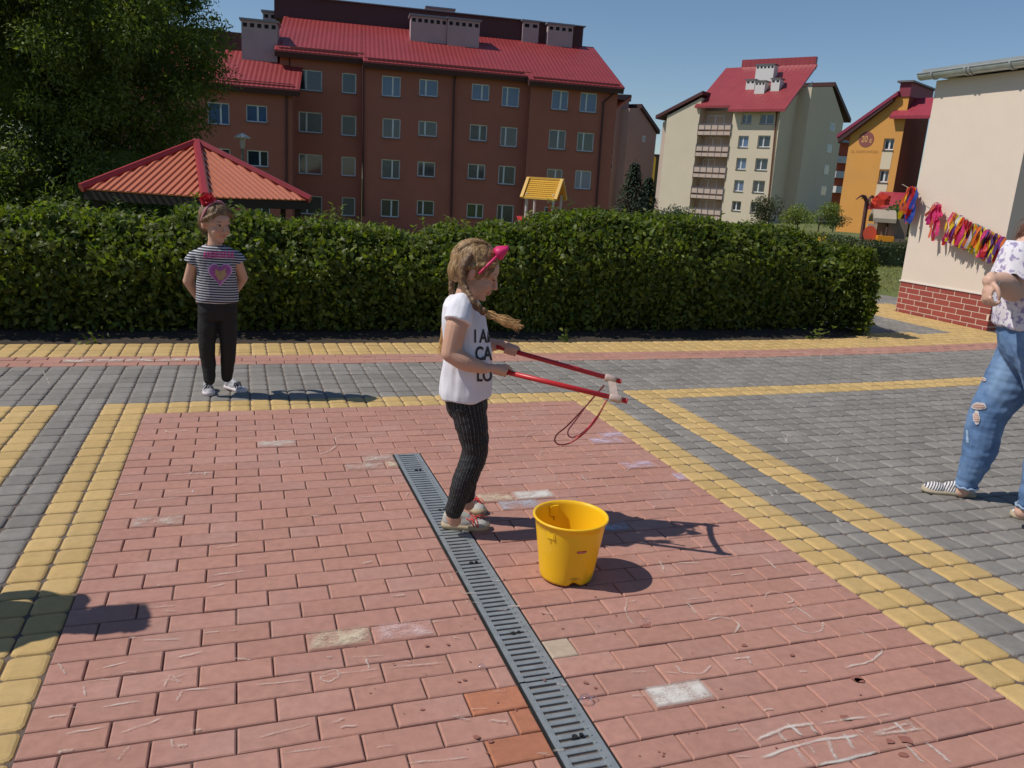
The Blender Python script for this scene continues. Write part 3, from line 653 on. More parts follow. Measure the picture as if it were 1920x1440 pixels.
    t = MB(); tu = uR+2.6; t.box(F.w(tu+2, (base+z0)/2, -2.5), (2, 2.2, (z0-base)/2), F.ax()); rel(t.build('stair_tower', mat('grey_green_render', (.30, .27, .20), .9), root))
    t = MB(); t.box(F.w(uR+1.9, (base+z0)/2, -1.0), (.22, .25, (z0-base)/2), F.ax()); rel(t.build('column', om, root))
    for zc in (uz(720, 880)[1], uz(720, 940)[1], uz(720, 880)[1]-2.9):
        t = MB(); t.box(F.w(uR+3.6, zc, -.9), (1.9, .3, .32), F.ax()); rel(t.build('balcony', mat('salmon_render', (.42, .14, .09), .9), root))
    c = MB(); ec = F.w(uR-1.0, uz(560, 1290)[1]-.2, 2.5); c.prism([ec, ec+F.u*6, ec+F.u*6+F.b*2.4+UP*1.3, ec+F.b*2.4+UP*1.3], -UP*.25); rel(c.build('porch_roof', tiles, root))
    # number roundel and street name
    cu, cz = uz(325, 748); ra = abs(uz(325, 684)[1]-uz(325, 812)[1])/2
    m = MB(); n = 32; m.prism([F.w(cu+ra*math.cos(2*math.pi*i/n), cz+ra*math.sin(2*math.pi*i/n), .004) for i in range(n)], -F.b*.02); so_ = rel(m.build('number_roundel', mat('plum_paint', (.26, .085, .075), .85), root))
    ym = mat('roundel_lettering', (.62, .36, .12), .85); fm = mat('faded_lettering', (.47, .22, .07), .9)
    text_mesh('20', ra*1.05, 'number', ym, so_, lambda x, y: F.w(cu-ra*.22+x*.8, cz+y*1.1, .03), bold=ra*.012)
    text_mesh('E', ra*.7, 'number', ym, so_, lambda x, y: F.w(cu+ra*.62+x, cz-ra*.22+y, .03), bold=ra*.01)
    tu0 = uz(195, 850)[0]; tu1 = uz(425, 848)[0]; tz = uz(310, 850)[1]
    o = text_mesh('UL. KARPOWICZA', ra*.5, 'street_name', fm, root, lambda x, y: F.w((tu0+tu1)/2+x*(tu1-tu0)/(ra*.5*8.4), tz+y, .012), bold=ra*.008); rel(o)
    # far red block with pale balconies in the gap
    G = Facade(1580, 330, 125, 10); r2 = empty('apartment_block', G.w(0, -2)); tag(r2, 'narrow red block with pale grey balconies between the cream and orange blocks', 'building')
    a, c, l, t = G.rect(1562, 268, 1600, 395); m = MB(); m.box(G.w((a+c)/2, (l-3+t)/2, -4), ((c-a)/2+2, 4, (t-l+3)/2), G.ax()); rel(m.build('wall', mat('brick_red_render', (.40, .09, .05), .9), r2))
    m = MB(); m.box(G.w((a+c)/2, t+.6, -4), ((c-a)/2+2.5, 5, .6), G.ax()); rel(m.build('roof', mat('grey_roof', (.25, .3, .38), .6), r2))
    for yy in (300, 328, 356):
        zc = G.uz(1580, yy)[1]; m = MB(); m.box(G.w(G.uz(1576, yy)[0], zc, .6), (1.5, .6, .5), G.ax()); rel(m.build('balcony', mat('pale_grey_panel', (.55, .55, .55), .8), r2))
orange_block()
# ---------------------------------------------------------------- school wall on the right
def school():
    X0 = 9.35; Ya, Yb = 4.10, 2.60; H = 3.08; PZ = 0.425
    wm = mat('peach_render', (0.70, 0.58, 0.475), .92, .035, 2.5, .35, 160, tint2=(.66, .555, .46), t2scale=1.2, t2amt=.5); bm_ = mat('plinth_brick', (.30, .062, .045), .6, .12, 40, .2, 300, rnd=.08); jm = mat('plinth_joint', (.68, .54, .43), .9)
    root = empty('school_building', (X0, 3.3, 0)); tag(root, 'low peach rendered building with red brick plinth and steel gutter at the right', 'building')
    w = MB(); X1 = X0+9; w.add([(X0, Ya, PZ), (X0, Yb, PZ), (X0, Yb, H), (X0, Ya, H), (X1, Ya, PZ), (X1, Yb, PZ), (X1, Yb, H), (X1, Ya, H)], [(0, 3, 2, 1), (0, 4, 7, 3), (1, 2, 6, 5), (4, 5, 6, 7)]); rel(w.build('wall', wm, root))
    # part of the building that stands further forward to the right, out of frame
    p = MB(); d = 0.014; p.add([(X0+.0, Ya, -.03), (X0+.0, Yb, -.03), (X0+.0, Yb, PZ), (X0+.0, Ya, PZ), (X1, Ya, -.03), (X1, Yb, -.03), (X1, Yb, PZ), (X1, Ya, PZ)], [(0, 3, 2, 1), (0, 4, 7, 3), (1, 2, 6, 5)]); pl = rel(p.build('plinth', jm, root))
    cap = MB(); cap.box((X0-.008, (Ya+Yb)/2, PZ+.004), (.009, (Ya-Yb)/2+.012, .008)); cap.build('plinth_cap', mat('white_trim', (.68, .62, .56), .7), pl)
    rows = 5; rh = PZ/5.55; bl = .232
    def brick_box(c, h): 
        b = MB(); b.box(c, h); b.build('brick', bm_, pl)
    for r in range(6):
        z1 = PZ-r*rh-.0055; z0 = max(-.02, PZ-(r+1)*rh+.0055)
        off = (.0, .45, .22, .67, .3, .8)[r]*bl
        y = Ya+off-bl
        ys = Ya
        k = 0
        while True:
            a = Ya-(-off+k*bl) if False else Ya-(k*bl-off); b = a-bl; k += 1
            a2, b2 = min(a, Ya)-(.0065), max(b, Yb)+.0065
            if a < Yb: break
            if a2-b2 > .02: brick_box((X0-.0005, (a2+b2)/2, (z0+z1)/2), (.003, (a2-b2)/2, (z1-z0)/2))
        for k in range(14):
            a2, b2 = X0+max(0, k*bl-off)+.004-.01*(k == 0), X0+(k+1)*bl-off-.004
            if b2-a2 > .02: brick_box(((a2+b2)/2, Yb-.0005, (z0+z1)/2), ((b2-a2)/2, .003, (z1-z0)/2))
    # eaves: flat roof slab, drip edge and half round gutter with brackets
    r = MB(); r.box(((X0+X1)/2-.06, (Ya+Yb)/2+.02, H+.1), ((X1-X0)/2+.08, (Ya-Yb)/2+.12, .035)); rel(r.build('roof_edge', mat('zinc_flashing', (.36, .37, .36), .45, .15, 6, metal=.3), root))
    g = MB(); n = 10; gx, gz, gr = X0-.135, H+.075, .075; ya, yb = Ya+.14, Yb-3.0
    prof = [(gx+gr*math.cos(math.pi+math.pi*i/n), gz+gr*math.sin(math.pi+math.pi*i/n)) for i in range(n+1)]
    for i in range(n): 
        (xa, za), (xb, zb) = prof[i], prof[i+1]; g.add([(xa, ya, za), (xb, ya, zb), (xb, yb, zb), (xa, yb, za)], [(0, 1, 2, 3)])
    g.add([(x, ya, z) for x, z in prof], [tuple(range(n+1))]); g.tube([(gx-gr, ya, gz+.004), (gx-gr, yb, gz+.004)], .011, 6)
    go = rel(g.build('gutter', mat('zinc_gutter', (.50, .52, .52), .42, .2, 9, metal=.5), root, True))
    for y in (Ya-.1, Ya-.62, Ya-.68, Ya-1.25, Ya-1.85):
        b = MB(); rr = gr+.006
        for i in range(n):
            t0, t1 = math.pi+math.pi*i/n, math.pi+math.pi*(i+1)/n; b.box((gx+rr*math.cos((t0+t1)/2), y, gz+rr*math.sin((t0+t1)/2)), (rr*math.pi/n/2*1.1, .014, .004), (np.array([-math.sin((t0+t1)/2), 0, math.cos((t0+t1)/2)]), np.array([0, 1, 0.]), np.array([math.cos((t0+t1)/2), 0, math.sin((t0+t1)/2)])))
        b.build('gutter_bracket', MATS['zinc_gutter'], go)
school()
# ================================================================ vegetation
def leaf_mesh(name, P, Dr, Nn, Ln, Wd, m, parent, full=True, droop=0.25):
    """every leaf is its own small folded blade: base P, direction Dr, normal Nn, length Ln, width Wd"""
    P, Dr, Nn = (np.asarray(a, float) for a in (P, Dr, Nn)); n = len(P)
    Dr = Dr/np.linalg.norm(Dr, axis=1)[:, None]; S = np.cross(Dr, Nn); S /= np.maximum(np.linalg.norm(S, axis=1), 1e-6)[:, None]; Nn = np.cross(S, Dr)
    L = np.asarray(Ln)[:, None]; W = np.asarray(Wd)[:, None]
    if full:
        V = np.stack([P, P+Dr*L*.35+S*W*.5+Nn*W*.12, P+Dr*L*.72+S*W*.36-Nn*L*droop*.3, P+Dr*L-Nn*L*droop, P+Dr*L*.72-S*W*.36-Nn*L*droop*.3, P+Dr*L*.35-S*W*.5+Nn*W*.12], 1).reshape(-1, 3)
        k = 6; loops = np.array([0, 1, 5, 1, 2, 4, 5, 2, 3, 4]); cnt = np.array([3, 4, 3])
    else:
        V = np.stack([P, P+Dr*L*.5+S*W*.5, P+Dr*L-Nn*L*droop, P+Dr*L*.5-S*W*.5], 1).reshape(-1, 3); k = 4; loops = np.array([0, 1, 2, 3]); cnt = np.array([4])
    me = bpy.data.meshes.new(name); me.vertices.add(len(V)); me.vertices.foreach_set('co', V.astype(np.float32).ravel())
    lp = (loops[None]+k*np.arange(n)[:, None]).ravel(); ct = np.tile(cnt, n); st = np.concatenate([[0], np.cumsum(ct)[:-1]])
    me.loops.add(len(lp)); me.loops.foreach_set('vertex_index', lp.astype(np.int32)); me.polygons.add(len(ct)); me.polygons.foreach_set('loop_start', st.astype(np.int32)); me.polygons.foreach_set('loop_total', ct.astype(np.int32))
    me.materials.append(m); me.update(); me.validate(); o = link(bpy.data.objects.new(name, me), parent); o['kind'] = 'stuff'; return o
def rdir(n): 
    v = RNG.normal(size=(n, 3)); return v/np.linalg.norm(v, axis=1)[:, None]
hedge_leaf = mat('hedge_leaf', (0.064, 0.100, 0.017), 0.5, 0.2, 5, rnd=0.45, col2=(0.145, 0.165, 0.024), trans=0.40, spec=0.3)
hedge_twig = mat('hedge_twig', (0.07, 0.05, 0.03), 0.9)
H_X0, H_X1 = -4.6, 7.15
def h_front(x): return warp(x, 2.02)+0.02
def h_height(x):
    base = 0.94+0.09*(1-sstep(x, -1.8, -.4))+0.24*sstep(x, 2.6, 4.6)-.20*sstep(x, 5.0, 6.9)
    return base+0.045*math.sin(x*2.1+.6)+0.03*math.sin(x*5.3)+.02*math.sin(x*11)
def hedge():
    root = empty('hedge', (1.3, 2.6, 0)); tag(root, 'long dense leafy green hedge running behind the girls along the paving', 'hedge')
    T = 1.25; P = []; Nn = []; Dr = []; L = []; W = []
    N = 66000; u = RNG.random(N); 
    for i in range(N):
        x = H_X0+(H_X1-H_X0)*RNG.random(); h = h_height(x); yf = h_front(x); per = 0.95*h+1.25+.25; s = RNG.random()*per
        # profile: front face, rounded shoulder, top
        end = sstep(x, H_X1-.5, H_X1); h -= .12*end
        if s < h*0.95:
            z = .03+s/(h*.95)*(h-.12); k = 0.10+0.06*math.sin(x*3.1+z*5)+.05*math.sin(x*7.7+z*3.); y = yf+k*.5+.06*(z/h)**2+.36*max(0, (z-h*.66)/(h*.34))**1.7; nn = (0, -1, .25)
            y += .30*(1-z/h)**1.1
        else:
            t = (s-h*.95)/(1.5); y = yf+.40+t*(T-.38); z = h-.05*(1-min(1, t*4))**2-.06*max(0, t-.8)*5*.3; nn = (0, -.25, 1)
        dep = abs(RNG.normal(0, .09+.13*max(0, 1-z/(h*.7))))+.07*max(0, math.sin(x*4.3+z*6)*math.sin(x*9.1-z*7.7)); y += dep*(1 if nn[1] < -.5 else .2); z -= dep*(0.15 if nn[1] < -.5 else .8)
        x2 = x+end*0
        P.append((x2, y, max(.02, z))); Nn.append(nn)
    # right end face
    M = 6500
    for i in range(M):
        y = RNG.random()*T; z = .04+RNG.random()*(h_height(7)-.1); x = H_X1+.16*math.sin(z*4+y*3)*.5-abs(RNG.normal(0, .08))+.12*math.sin(math.pi*y/T)-.1*(z/1.1)**3; P.append((x, h_front(x)+y, z)); Nn.append((1, -.2, .2))
    n = len(P); Nn = np.array(Nn, float)+RNG.normal(0, .55, (n, 3)); Dr = RNG.normal(0, .8, (n, 3))+np.array([0, -.35, -.15]); 
    top = np.array([q[2] for q in P]) > .85; Dr[top] += np.array([0, 0, .7])
    L = RNG.uniform(.042, .082, n); W = L*RNG.uniform(.40, .56, n)
    # leafy shoots standing above the clipped top
    SP = []; SD = []; SN = []; tw = MB()
    for i in range(330):
        x = H_X0+(H_X1-H_X0)*RNG.random(); y = h_front(x)+.38+RNG.random()*.85; z0 = h_height(x)-.09; ln = RNG.uniform(.08, .17)*(1.5 if RNG.random() < .15 else 1); d = np.array([RNG.normal(0, .25), RNG.normal(0, .25), 1]); d /= np.linalg.norm(d)
        p0 = np.array([x, y, z0]); tw.tube([p0, p0+d*ln], [.003, .0015], 4, False)
        for k in range(int(ln/.013)):
            a = k*2.4+RNG.random(); q = p0+d*ln*(k+1)/(ln/.013); SP.append(q); SD.append(np.array([math.cos(a), math.sin(a), .75])); SN.append(d+rdir(1)[0]*.3)
    # a drooping spray at the right hand end and a few seedlings at the foot
    for (sx, sy, sz) in ((6.45, 2.13, .12), (6.85, 2.25, .42), (6.62, 2.2, .6), (-.55, 1.99, .05), (3.4, 2.0, .05), (6.3, 2.1, .05)):
        for k in range(16):
            SP.append(np.array([sx, sy, sz])+RNG.normal(0, .045, 3)*np.array([1, .4, 1])); SD.append(RNG.normal(0, 1, 3)+np.array([0, -.6, -.3])); SN.append(np.array([0, -.7, .7])+RNG.normal(0, .4, 3))
    m = len(SP); P = np.vstack([np.array(P), SP]); Nn = np.vstack([Nn, SN]); Dr = np.vstack([Dr, SD]); Ls = RNG.uniform(.04, .075, m); L = np.concatenate([L, Ls]); W = np.concatenate([W, Ls*RNG.uniform(.3, .45, m)]); P[:, 2] = np.maximum(P[:, 2], .015)
    rel(leaf_mesh('foliage', P, Dr, Nn, L, W, hedge_leaf, root))
    o = tw.build('shoots', hedge_twig, root); rel(o); o['kind'] = 'stuff'
    # inner tangle of stems and a solid core added to block light and view
    c = MB()
    for i in range(700):
        x = H_X0+(H_X1-H_X0-.1)*RNG.random(); y = h_front(x)+.50+RNG.random()*.6; h = h_height(x)-.12; x2, y2 = x+RNG.normal(0, .15), y+RNG.normal(0, .1); y2 = max(y2, h_front(x)+.45)
        c.tube([(x, y, 0), ((x+x2)/2+RNG.normal(0, .03), (y+y2)/2, h*.5), (x2, y2, h)], [.009, .006, .003], 4, False)
    o = rel(c.build('stems', hedge_twig, root)); o['kind'] = 'stuff'
    xs = np.linspace(H_X0, H_X1-.22, 60); b = MB(); ring = []
    for x in xs:
        h = h_height(x)-.2; yf = h_front(x)+.55; ring.append([(x, yf+.22, .0), (x, yf+.18, .25), (x, yf+.12, h*.72), (x, yf+.4, h), (x, yf+.55, h), (x, yf+.64, h*.8), (x, yf+.64, 0)])
    v = [p for r in ring for p in r]; f = [(i*7+j, i*7+j+1, (i+1)*7+j+1, (i+1)*7+j) for i in range(len(xs)-1) for j in range(6)]; f += [tuple(range(6, -1, -1)), tuple((len(xs)-1)*7+j for j in range(7))]
    b.add(v, f); rel(b.build('leaf_core', hedge_leaf, root))
hedge()
soil = mat('bare_soil', (0.045, 0.032, 0.022), .95, .4, 20, .8, 60)
def soil_bed():
    xs = np.linspace(-7, 7.2, 50); v = []; 
    for x in xs: v += [(x, warp(x, 1.985), -.006), (x, warp(x, 2.3), .02), (x, 3.4, .02), (x, 3.55, -.06)]
    f = [(i*4+j, (i+1)*4+j, (i+1)*4+j+1, i*4+j+1) for i in range(len(xs)-1) for j in range(3)]
    tag(mesh('soil_bed', v, f, soil, smooth=True), kind='structure')
soil_bed()
def bush(name, label, cat, px, py_base, D, w, h, leafc, n=1500, leaf=.16, group=None, lumps=9, seed=1, z=None, trunk=True, col2=None, full=False):
    """shrub or small tree: trunk, limbs and leaf clumps spread through an uneven crown"""
    r = np.random.default_rng(seed); b0 = at_depth(px, py_base, D); zz = terrain(b0[0], b0[1]) if z is None else z; root = empty(name, (b0[0], b0[1], zz)); tag(root, label, cat, group)
    m = mat('leaf_'+'_'.join(str(int(c*1000)) for c in leafc), leafc, .55, .25, 2, rnd=.35, col2=col2 or tuple(c*1.5 for c in leafc), trans=.25)
    C = []; 
    for k in range(lumps):
        a = r.random()*6.28; q = r.random()**.5; C.append(((w*.33*q*math.cos(a)), (w*.33*q*math.sin(a)), h*(.35+.5*r.random())))
    C = np.array(C); i = r.integers(0, lumps, n); d = r.normal(size=(n, 3)); d /= np.linalg.norm(d, axis=1)[:, None]; rad = (r.random(n)**.4)[:, None]
    P = C[i]+d*rad*np.array([w*.26, w*.26, h*.24]); P[:, 2] = np.maximum(P[:, 2], .05)
    L = r.uniform(.7, 1.3, n)*leaf; leaf_mesh('crown', P, d+r.normal(0, .7, (n, 3)), d+r.normal(0, .6, (n, 3)), L, L*.6, m, root, full)
    if trunk:
        t = MB(); t.tube([(0, 0, -.2), (0.02*h, 0, h*.4), (0, .02*h, h*.75)], [h*.025, h*.02, h*.008], 6)
        for c in C: t.tube([(0, 0, h*.25), (c[0]*.5, c[1]*.5, (h*.25+c[2])/2), c], [h*.012, h*.008, h*.003], 5)
        t.build('trunk', hedge_twig, root)
    return root
def big_tree():
    D = 27.0; c0 = at_depth(120, 95, D); zz = terrain(c0[0], c0[1]); root = empty('broadleaf_tree', (c0[0], c0[1], zz)); tag(root, 'huge dense dark green tree filling the upper left behind the gazebo', 'tree')
    lm = mat('tree_leaf', (0.085, 0.12, 0.028), .55, .25, .8, rnd=.38, col2=(0.13, 0.16, 0.036), trans=.40, spec=.3); bark = mat('tree_bark', (.05, .04, .03), .95, .3, 8, .8, 20)
    cz = c0[2]-zz; r = np.random.default_rng(5); clumps = []
    while len(clumps) < 640:
        d = r.normal(size=3); d /= np.linalg.norm(d); q = .35+.65*r.random()**.45; p = d*q*np.array([5.1, 5.0, 5.2]); p[2] += .4
        # lumpy outline
        p *= 1+.10*pnoise(Vector(d*2.3))
        if p[2] < -cz+.4: continue
        clumps.append((p, .55+.5*r.random()))
    for k in range(210):      # skirts hanging to the ground
        a = r.random()*6.28; q = 3.2+1.6*r.random(); clumps.append((np.array([q*math.cos(a), q*math.sin(a), -cz+.5+2.8*r.random()]), .7+.4*r.random()))
    P = []; Dv = []; Nv = []
    for p, s in clumps:
        n = 230; d = r.normal(size=(n, 3)); d /= np.linalg.norm(d, axis=1)[:, None]; q = (r.random(n)**.5)[:, None]; P.append(p+d*q*s*np.array([.95, .95, .8])); Dv.append(d*.6+r.normal(0, .6, (n, 3))+np.array([0, 0, -.35])); Nv.append(d*.5+np.array([0, 0, .6])+r.normal(0, .5, (n, 3)))
    cores = []
    for k in range(26):
        d = r.normal(size=3); d /= np.linalg.norm(d); cores.append((d*r.random()**.5*np.array([2.6, 2.6, 2.7])+np.array([0, 0, cz+.2]), 1.05))
    for k in range(16): a = 6.283*k/16; cores.append((np.array([2.5*math.cos(a), 2.5*math.sin(a), 1.1+.9*(k % 3)]), 1.05))
    core = [ell(p, (q, q, q*.9), None, 10, 6) for p, q in cores]
    for p, q in cores:
        n = 650; d = r.normal(size=(n, 3)); d /= np.linalg.norm(d, axis=1)[:, None]; P.append(p-np.array([0, 0, cz])+d*q*r.uniform(.97, 1.35, n)[:, None]); Dv.append(d*.5+r.normal(0, .7, (n, 3))+np.array([0, 0, -.3])); Nv.append(d+r.normal(0, .4, (n, 3)))
    P = np.vstack(P); P[:, 2] += cz; n = len(P); L = r.uniform(.10, .19, n); P[:, 2] = np.maximum(P[:, 2], .1)
    leaf_mesh('crown', P, np.vstack(Dv), np.vstack(Nv), L, L*.42, lm, root, False)
    cb = MB(); [cb.add(*q) for q in core]; co_ = cb.build('light_blocking_core', lm, root); co_['kind'] = 'stuff'  # solid lumps added inside the crown to block light
    t = MB(); t.tube([(0, 0, -.3), (.1, 0, 1.5), (0, .1, 3.2), (.1, 0, cz+2)], [.42, .34, .28, .1], 10)
    for k in range(46):
        p = clumps[r.integers(0, len(clumps))][0]; p = p+np.array([0, 0, cz]); s = np.array([0, 0, 1.4+min(p[2]*.5, 4)*r.random()]); t.tube([s, (s+p)/2+np.array([0, 0, .25]), p], [.12, .07, .02], 6)
    t.build('trunk', bark, root)
big_tree()
def spruce(px, py, D, h, w, label, seed):
    b0 = at_depth(px, py, D); zz = terrain(b0[0], b0[1]); root = empty('spruce_tree', (b0[0], b0[1], zz)); tag(root, label, 'tree', 'spruces beside the terracotta block')
    m = mat('spruce_needles', (0.030, 0.048, 0.026), .7, .25, 2, rnd=.3, trans=.1); r = np.random.default_rng(seed); P = []; Dv = []; Nv = []
    for k in range(int(h*7)):
        z = .3+(h-.5)*k/(h*7); R = w/2*(1-z/h)**.85*(.85+.3*r.random()); nb = 9
        for j in range(nb):
            a = j*6.283/nb+r.random(); 
            for q in np.linspace(.15, 1, 9): P.append((R*q*math.cos(a), R*q*math.sin(a), z-.25*R*q*q+r.normal(0, .05))); Dv.append((math.cos(a+r.normal(0, .8)), math.sin(a+r.normal(0, .8)), -.35)); Nv.append((r.normal(0, .3), r.normal(0, .3), 1))
    n = len(P); L = r.uniform(.22, .4, n); leaf_mesh('crown', P, Dv, Nv, L, L*.45, m, root, False, .1)
    t = MB(); t.tube([(0, 0, -.2), (0, 0, h)], [h*.02, .02], 6); t.build('trunk', hedge_twig, root)
spruce(1183, 390, 74, 7.4, 4.8, 'taller of the two dark spruces in front of the dusty pink block', 3)
spruce(1211, 392, 78, 6.2, 4.2, 'shorter dark spruce just right of the taller spruce', 4)
bush('fir_tree', 'young blue green fir in front of the blank cream wall', 'tree', 1262, 395, 72, 3.0, 3.2, (.045, .07, .05), 1500, .2, seed=6, lumps=7)
bush('round_shrub', 'dark rounded shrub at the corner of the cream block', 'shrub', 1436, 402, 60, 2.6, 2.9, (.04, .045, .018), 1800, .15, seed=7)
bush('round_shrub', 'left yellow green spreading shrub before the shaded cream wall', 'shrub', 1498, 403, 58, 2.6, 2.0, (.13, .16, .03), 1600, .14, seed=8)
bush('round_shrub', 'right yellow green spreading shrub next to the orange block', 'shrub', 1538, 404, 60, 2.8, 2.1, (.12, .15, .03), 1600, .14, seed=9)
bush('round_shrub', 'dark low bush beside the round one at the foot of the orange wall', 'shrub', 1565, 405, 62, 2.2, 1.6, (.03, .045, .015), 900, .14, seed=19)
bush('round_shrub', 'small dark bush at the foot of the spruces', 'shrub', 1160, 394, 62, 2.2, 1.6, (.035, .05, .018), 900, .14, seed=12)
def low_hedge(name, label, A, B, w, h, leafc, n, seed, leaf=.07, full=False):
    r = np.random.default_rng(seed); A = np.array(A); B = np.array(B); d = B-A; Ln = np.linalg.norm(d); d = d/Ln; s = np.array([-d[1], d[0]]); root = empty(name, ((A[0]+B[0])/2, (A[1]+B[1])/2, 0)); tag(root, label, 'hedge')
    t = r.random(n)*Ln; q = r.uniform(-.5, .5, n)*w; z = r.random(n)**.7*h*(1+.1*np.sin(t*1.7)); xy = A+t[:, None]*d+q[:, None]*s; P = np.c_[xy, [terrain(a, b) for a, b in xy]+z+.03]
    m = mat('leaf_'+'_'.join(str(int(c*1000)) for c in leafc), leafc, .55, .25, 2, rnd=.35, col2=tuple(c*1.5 for c in leafc), trans=.25)
    L = r.uniform(.7, 1.3, n)*leaf; rel(leaf_mesh('foliage', P, r.normal(size=(n, 3))+np.array([0, 0, .4]), r.normal(0, .6, (n, 3))+np.array([0, -.5, .6]), L, L*.55, m, root, full))
    g = MB(); k = 12
    for i in range(k):
        a = A+d*Ln*(i+.5)/k; g.box((a[0], a[1], terrain(*a)+h*.38), (Ln/k/2*1.02, w*.36, h*.38), (np.array([*d, 0]), np.array([*s, 0]), UP))
    rel(g.build('leaf_core', m, root))
a = gp(1600, 498); b = gp(1740, 512)
low_hedge('clipped_hedge', 'dark clipped hedge below the toy house behind the grass strip', (13.2, 11.7), (18.5, 11.2), .8, .62, (.045, .06, .022), 9000, 31, .06)
q0 = at_depth(1120, 398, 45); q1 = at_depth(1300, 405, 45)
low_hedge('clipped_hedge', 'pale green trimmed hedge in the distance below the spruces', (q0[0], q0[1]), (q1[0], q1[1]), 1.2, 1.15, (.075, .10, .035), 7000, 32, .13)
def grass_blades():
    n = 9000; r = np.random.default_rng(8); x = r.uniform(9.3, 17, n); y = r.uniform(5.9, 11.2, n); z = np.array([terrain(a, b) for a, b in zip(x, y)]); m = mat('lawn_blade', (.20, .21, .05), .7, .2, 3, rnd=.3, trans=.3, col2=(.25, .24, .07))
    L = r.uniform(.03, .07, n); o = leaf_mesh('lawn_grass', np.c_[x, y, z], r.normal(0, .35, (n, 3))+np.array([0, 0, 1]), r.normal(size=(n, 3)), L, L*.22, m, None, False); tag(o, 'short lawn grass between the path and the far clipped hedge', 'grass', kind='stuff')
    # yellow flowering twigs
    root = empty('flowering_shrub', (13.55, 10.9, 0)); tag(root, 'slender shrub with yellow flowers against the clipped hedge', 'shrub'); P = np.c_[r.normal(0, .07, 130), r.normal(0, .07, 130), r.uniform(.1, .75, 130)]
    leaf_mesh('flowers', P, r.normal(size=(130, 3)), r.normal(size=(130, 3)), np.full(130, .055), np.full(130, .05), mat('yellow_petal', (.7, .42, .05), .6, trans=.3), root, False); t = MB(); [t.tube([(0, 0, 0), (r.normal(0, .05), r.normal(0, .05), .7)], .006, 4) for _ in range(5)]; s = t.build('stems', hedge_twig, root); s['kind'] = 'stuff'
grass_blades()
# ================================================================ gazebo, lamp, playground
def gazebo():
    cx, cy = -.42, 18.09; R = 2.98; ze = .70; za = 1.92; zg = terrain(cx, cy); root = empty('gazebo', (cx, cy, zg)); tag(root, 'six sided garden gazebo with orange red ribbed metal roof', 'gazebo')
    A = np.array([cx, cy, za]); V = [np.array([cx+R*math.cos(math.radians(35+60*k)), cy+R*math.sin(math.radians(35+60*k)), ze]) for k in range(6)]
    pm = mat('orange_red_sheet', (.50, .15, .075), .34, .06, 2, spec=.6); cm = mat('crimson_ridge', (.30, .03, .035), .4, .08, 2); wd = mat('dark_gazebo_wood', (.03, .02, .015), .8, .2, 6)
    for k in range(6):
        a, b = V[k], V[(k+1) % 6]; b_ = MB(); n = np.cross(b-a, A-a); n /= np.linalg.norm(n); e = (b-a)/np.linalg.norm(b-a); sl = (A-(a+b)/2); sl /= np.linalg.norm(sl); Ls = np.linalg.norm(A-(a+b)/2); W = np.linalg.norm(b-a)
        b_.add([a, b, A, a-n*.03, b-n*.03, A-n*.03], [(0, 1, 2), (5, 4, 3), (0, 3, 4, 1)])
        nr = 17
        for i in range(nr):
            t = (i+.5)/nr; p = a+(b-a)*t; ln = Ls*(1-abs(2*t-1))-.1
            if ln < .15: continue
            w0, w1, hh = .045, .028, .038; b_.add([p-e*w0-sl*.04, p+e*w0-sl*.04, p+e*w1+n*hh-sl*.04, p-e*w1+n*hh-sl*.04, p-e*w0+sl*ln, p+e*w0+sl*ln, p+e*w1+n*hh+sl*ln, p-e*w1+n*hh+sl*ln], [(0, 1, 2, 3), (1, 5, 6, 2), (2, 6, 7, 3), (3, 7, 4, 0), (4, 7, 6, 5)])
        rel(b_.build('roof_panel', pm, root))
        c = MB(); c.tube([a+UP*.03-(A-a)*.012, A+UP*.05], [.11, .10], 6); rel(c.build('ridge_cap', cm, root))
        f = MB(); f.bar(a*.985+np.array([cx, cy, ze])*.015-UP*.14, b*.985+np.array([cx, cy, ze])*.015-UP*.14, .06, .2); rel(f.build('eaves_beam', wd, root))
        q = np.array([cx, cy, 0])+(a-np.array([cx, cy, 0]))*.9; p_ = MB(); p_.bar((q[0], q[1], zg-.1), (q[0], q[1], ze-.1), .14); rel(p_.build('post', wd, root))
        q2 = np.array([cx, cy, 0])+(b-np.array([cx, cy, 0]))*.9; rl = MB()
        for zz in np.arange(.25, 1.0, .17): rl.bar((q[0], q[1], zg+zz), (q2[0], q2[1], zg+zz), .025, .13)
        rl = rel(rl.build('railing', wd, root))
    fl = MB(); fl.prism([(cx+2.8*math.cos(math.radians(35+60*k)), cy+2.8*math.sin(math.radians(35+60*k)), zg+.06) for k in range(6)], (0, 0, -.3)); rel(fl.build('floor', wd, root))
    k = MB(); k.tube([A+UP*.0, A+UP*.12], [.14, .05], 8); rel(k.build('finial', cm, root))
gazebo()
def lamp():
    D = 26.0; p = at_depth(455, 300, D); zg = terrain(p[0], p[1]); top = at_depth(455, 250, D)[2]; root = empty('street_lamp', (p[0], p[1], zg)); tag(root, 'slim grey lamp post with a flat cap rising above the gazebo roof', 'street lamp'); H = top-zg
    m = mat('lamp_grey', (.12, .115, .09), .5); q = MB(); q.tube([(0, 0, 0), (0, 0, 1), (0, 0, H-.5)], [.07, .05, .045], 8); q.build('pole', m, root)
    q = MB(); q.tube([(0, 0, H-.5), (0, 0, H-.45), (0, 0, H-.22), (0, 0, H-.16)], [.05, .075, .10, .10], 10); q.build('lamp_glass', mat('opal_lamp', (.35, .34, .28), .3), root)
    q = MB(); q.tube([(0, 0, H-.17), (0, 0, H-.13), (0, 0, H-.03), (0, 0, H)], [.24, .26, .09, .03], 16); q.build('cap', mat('lamp_cap', (.42, .42, .38), .5), root)
lamp()
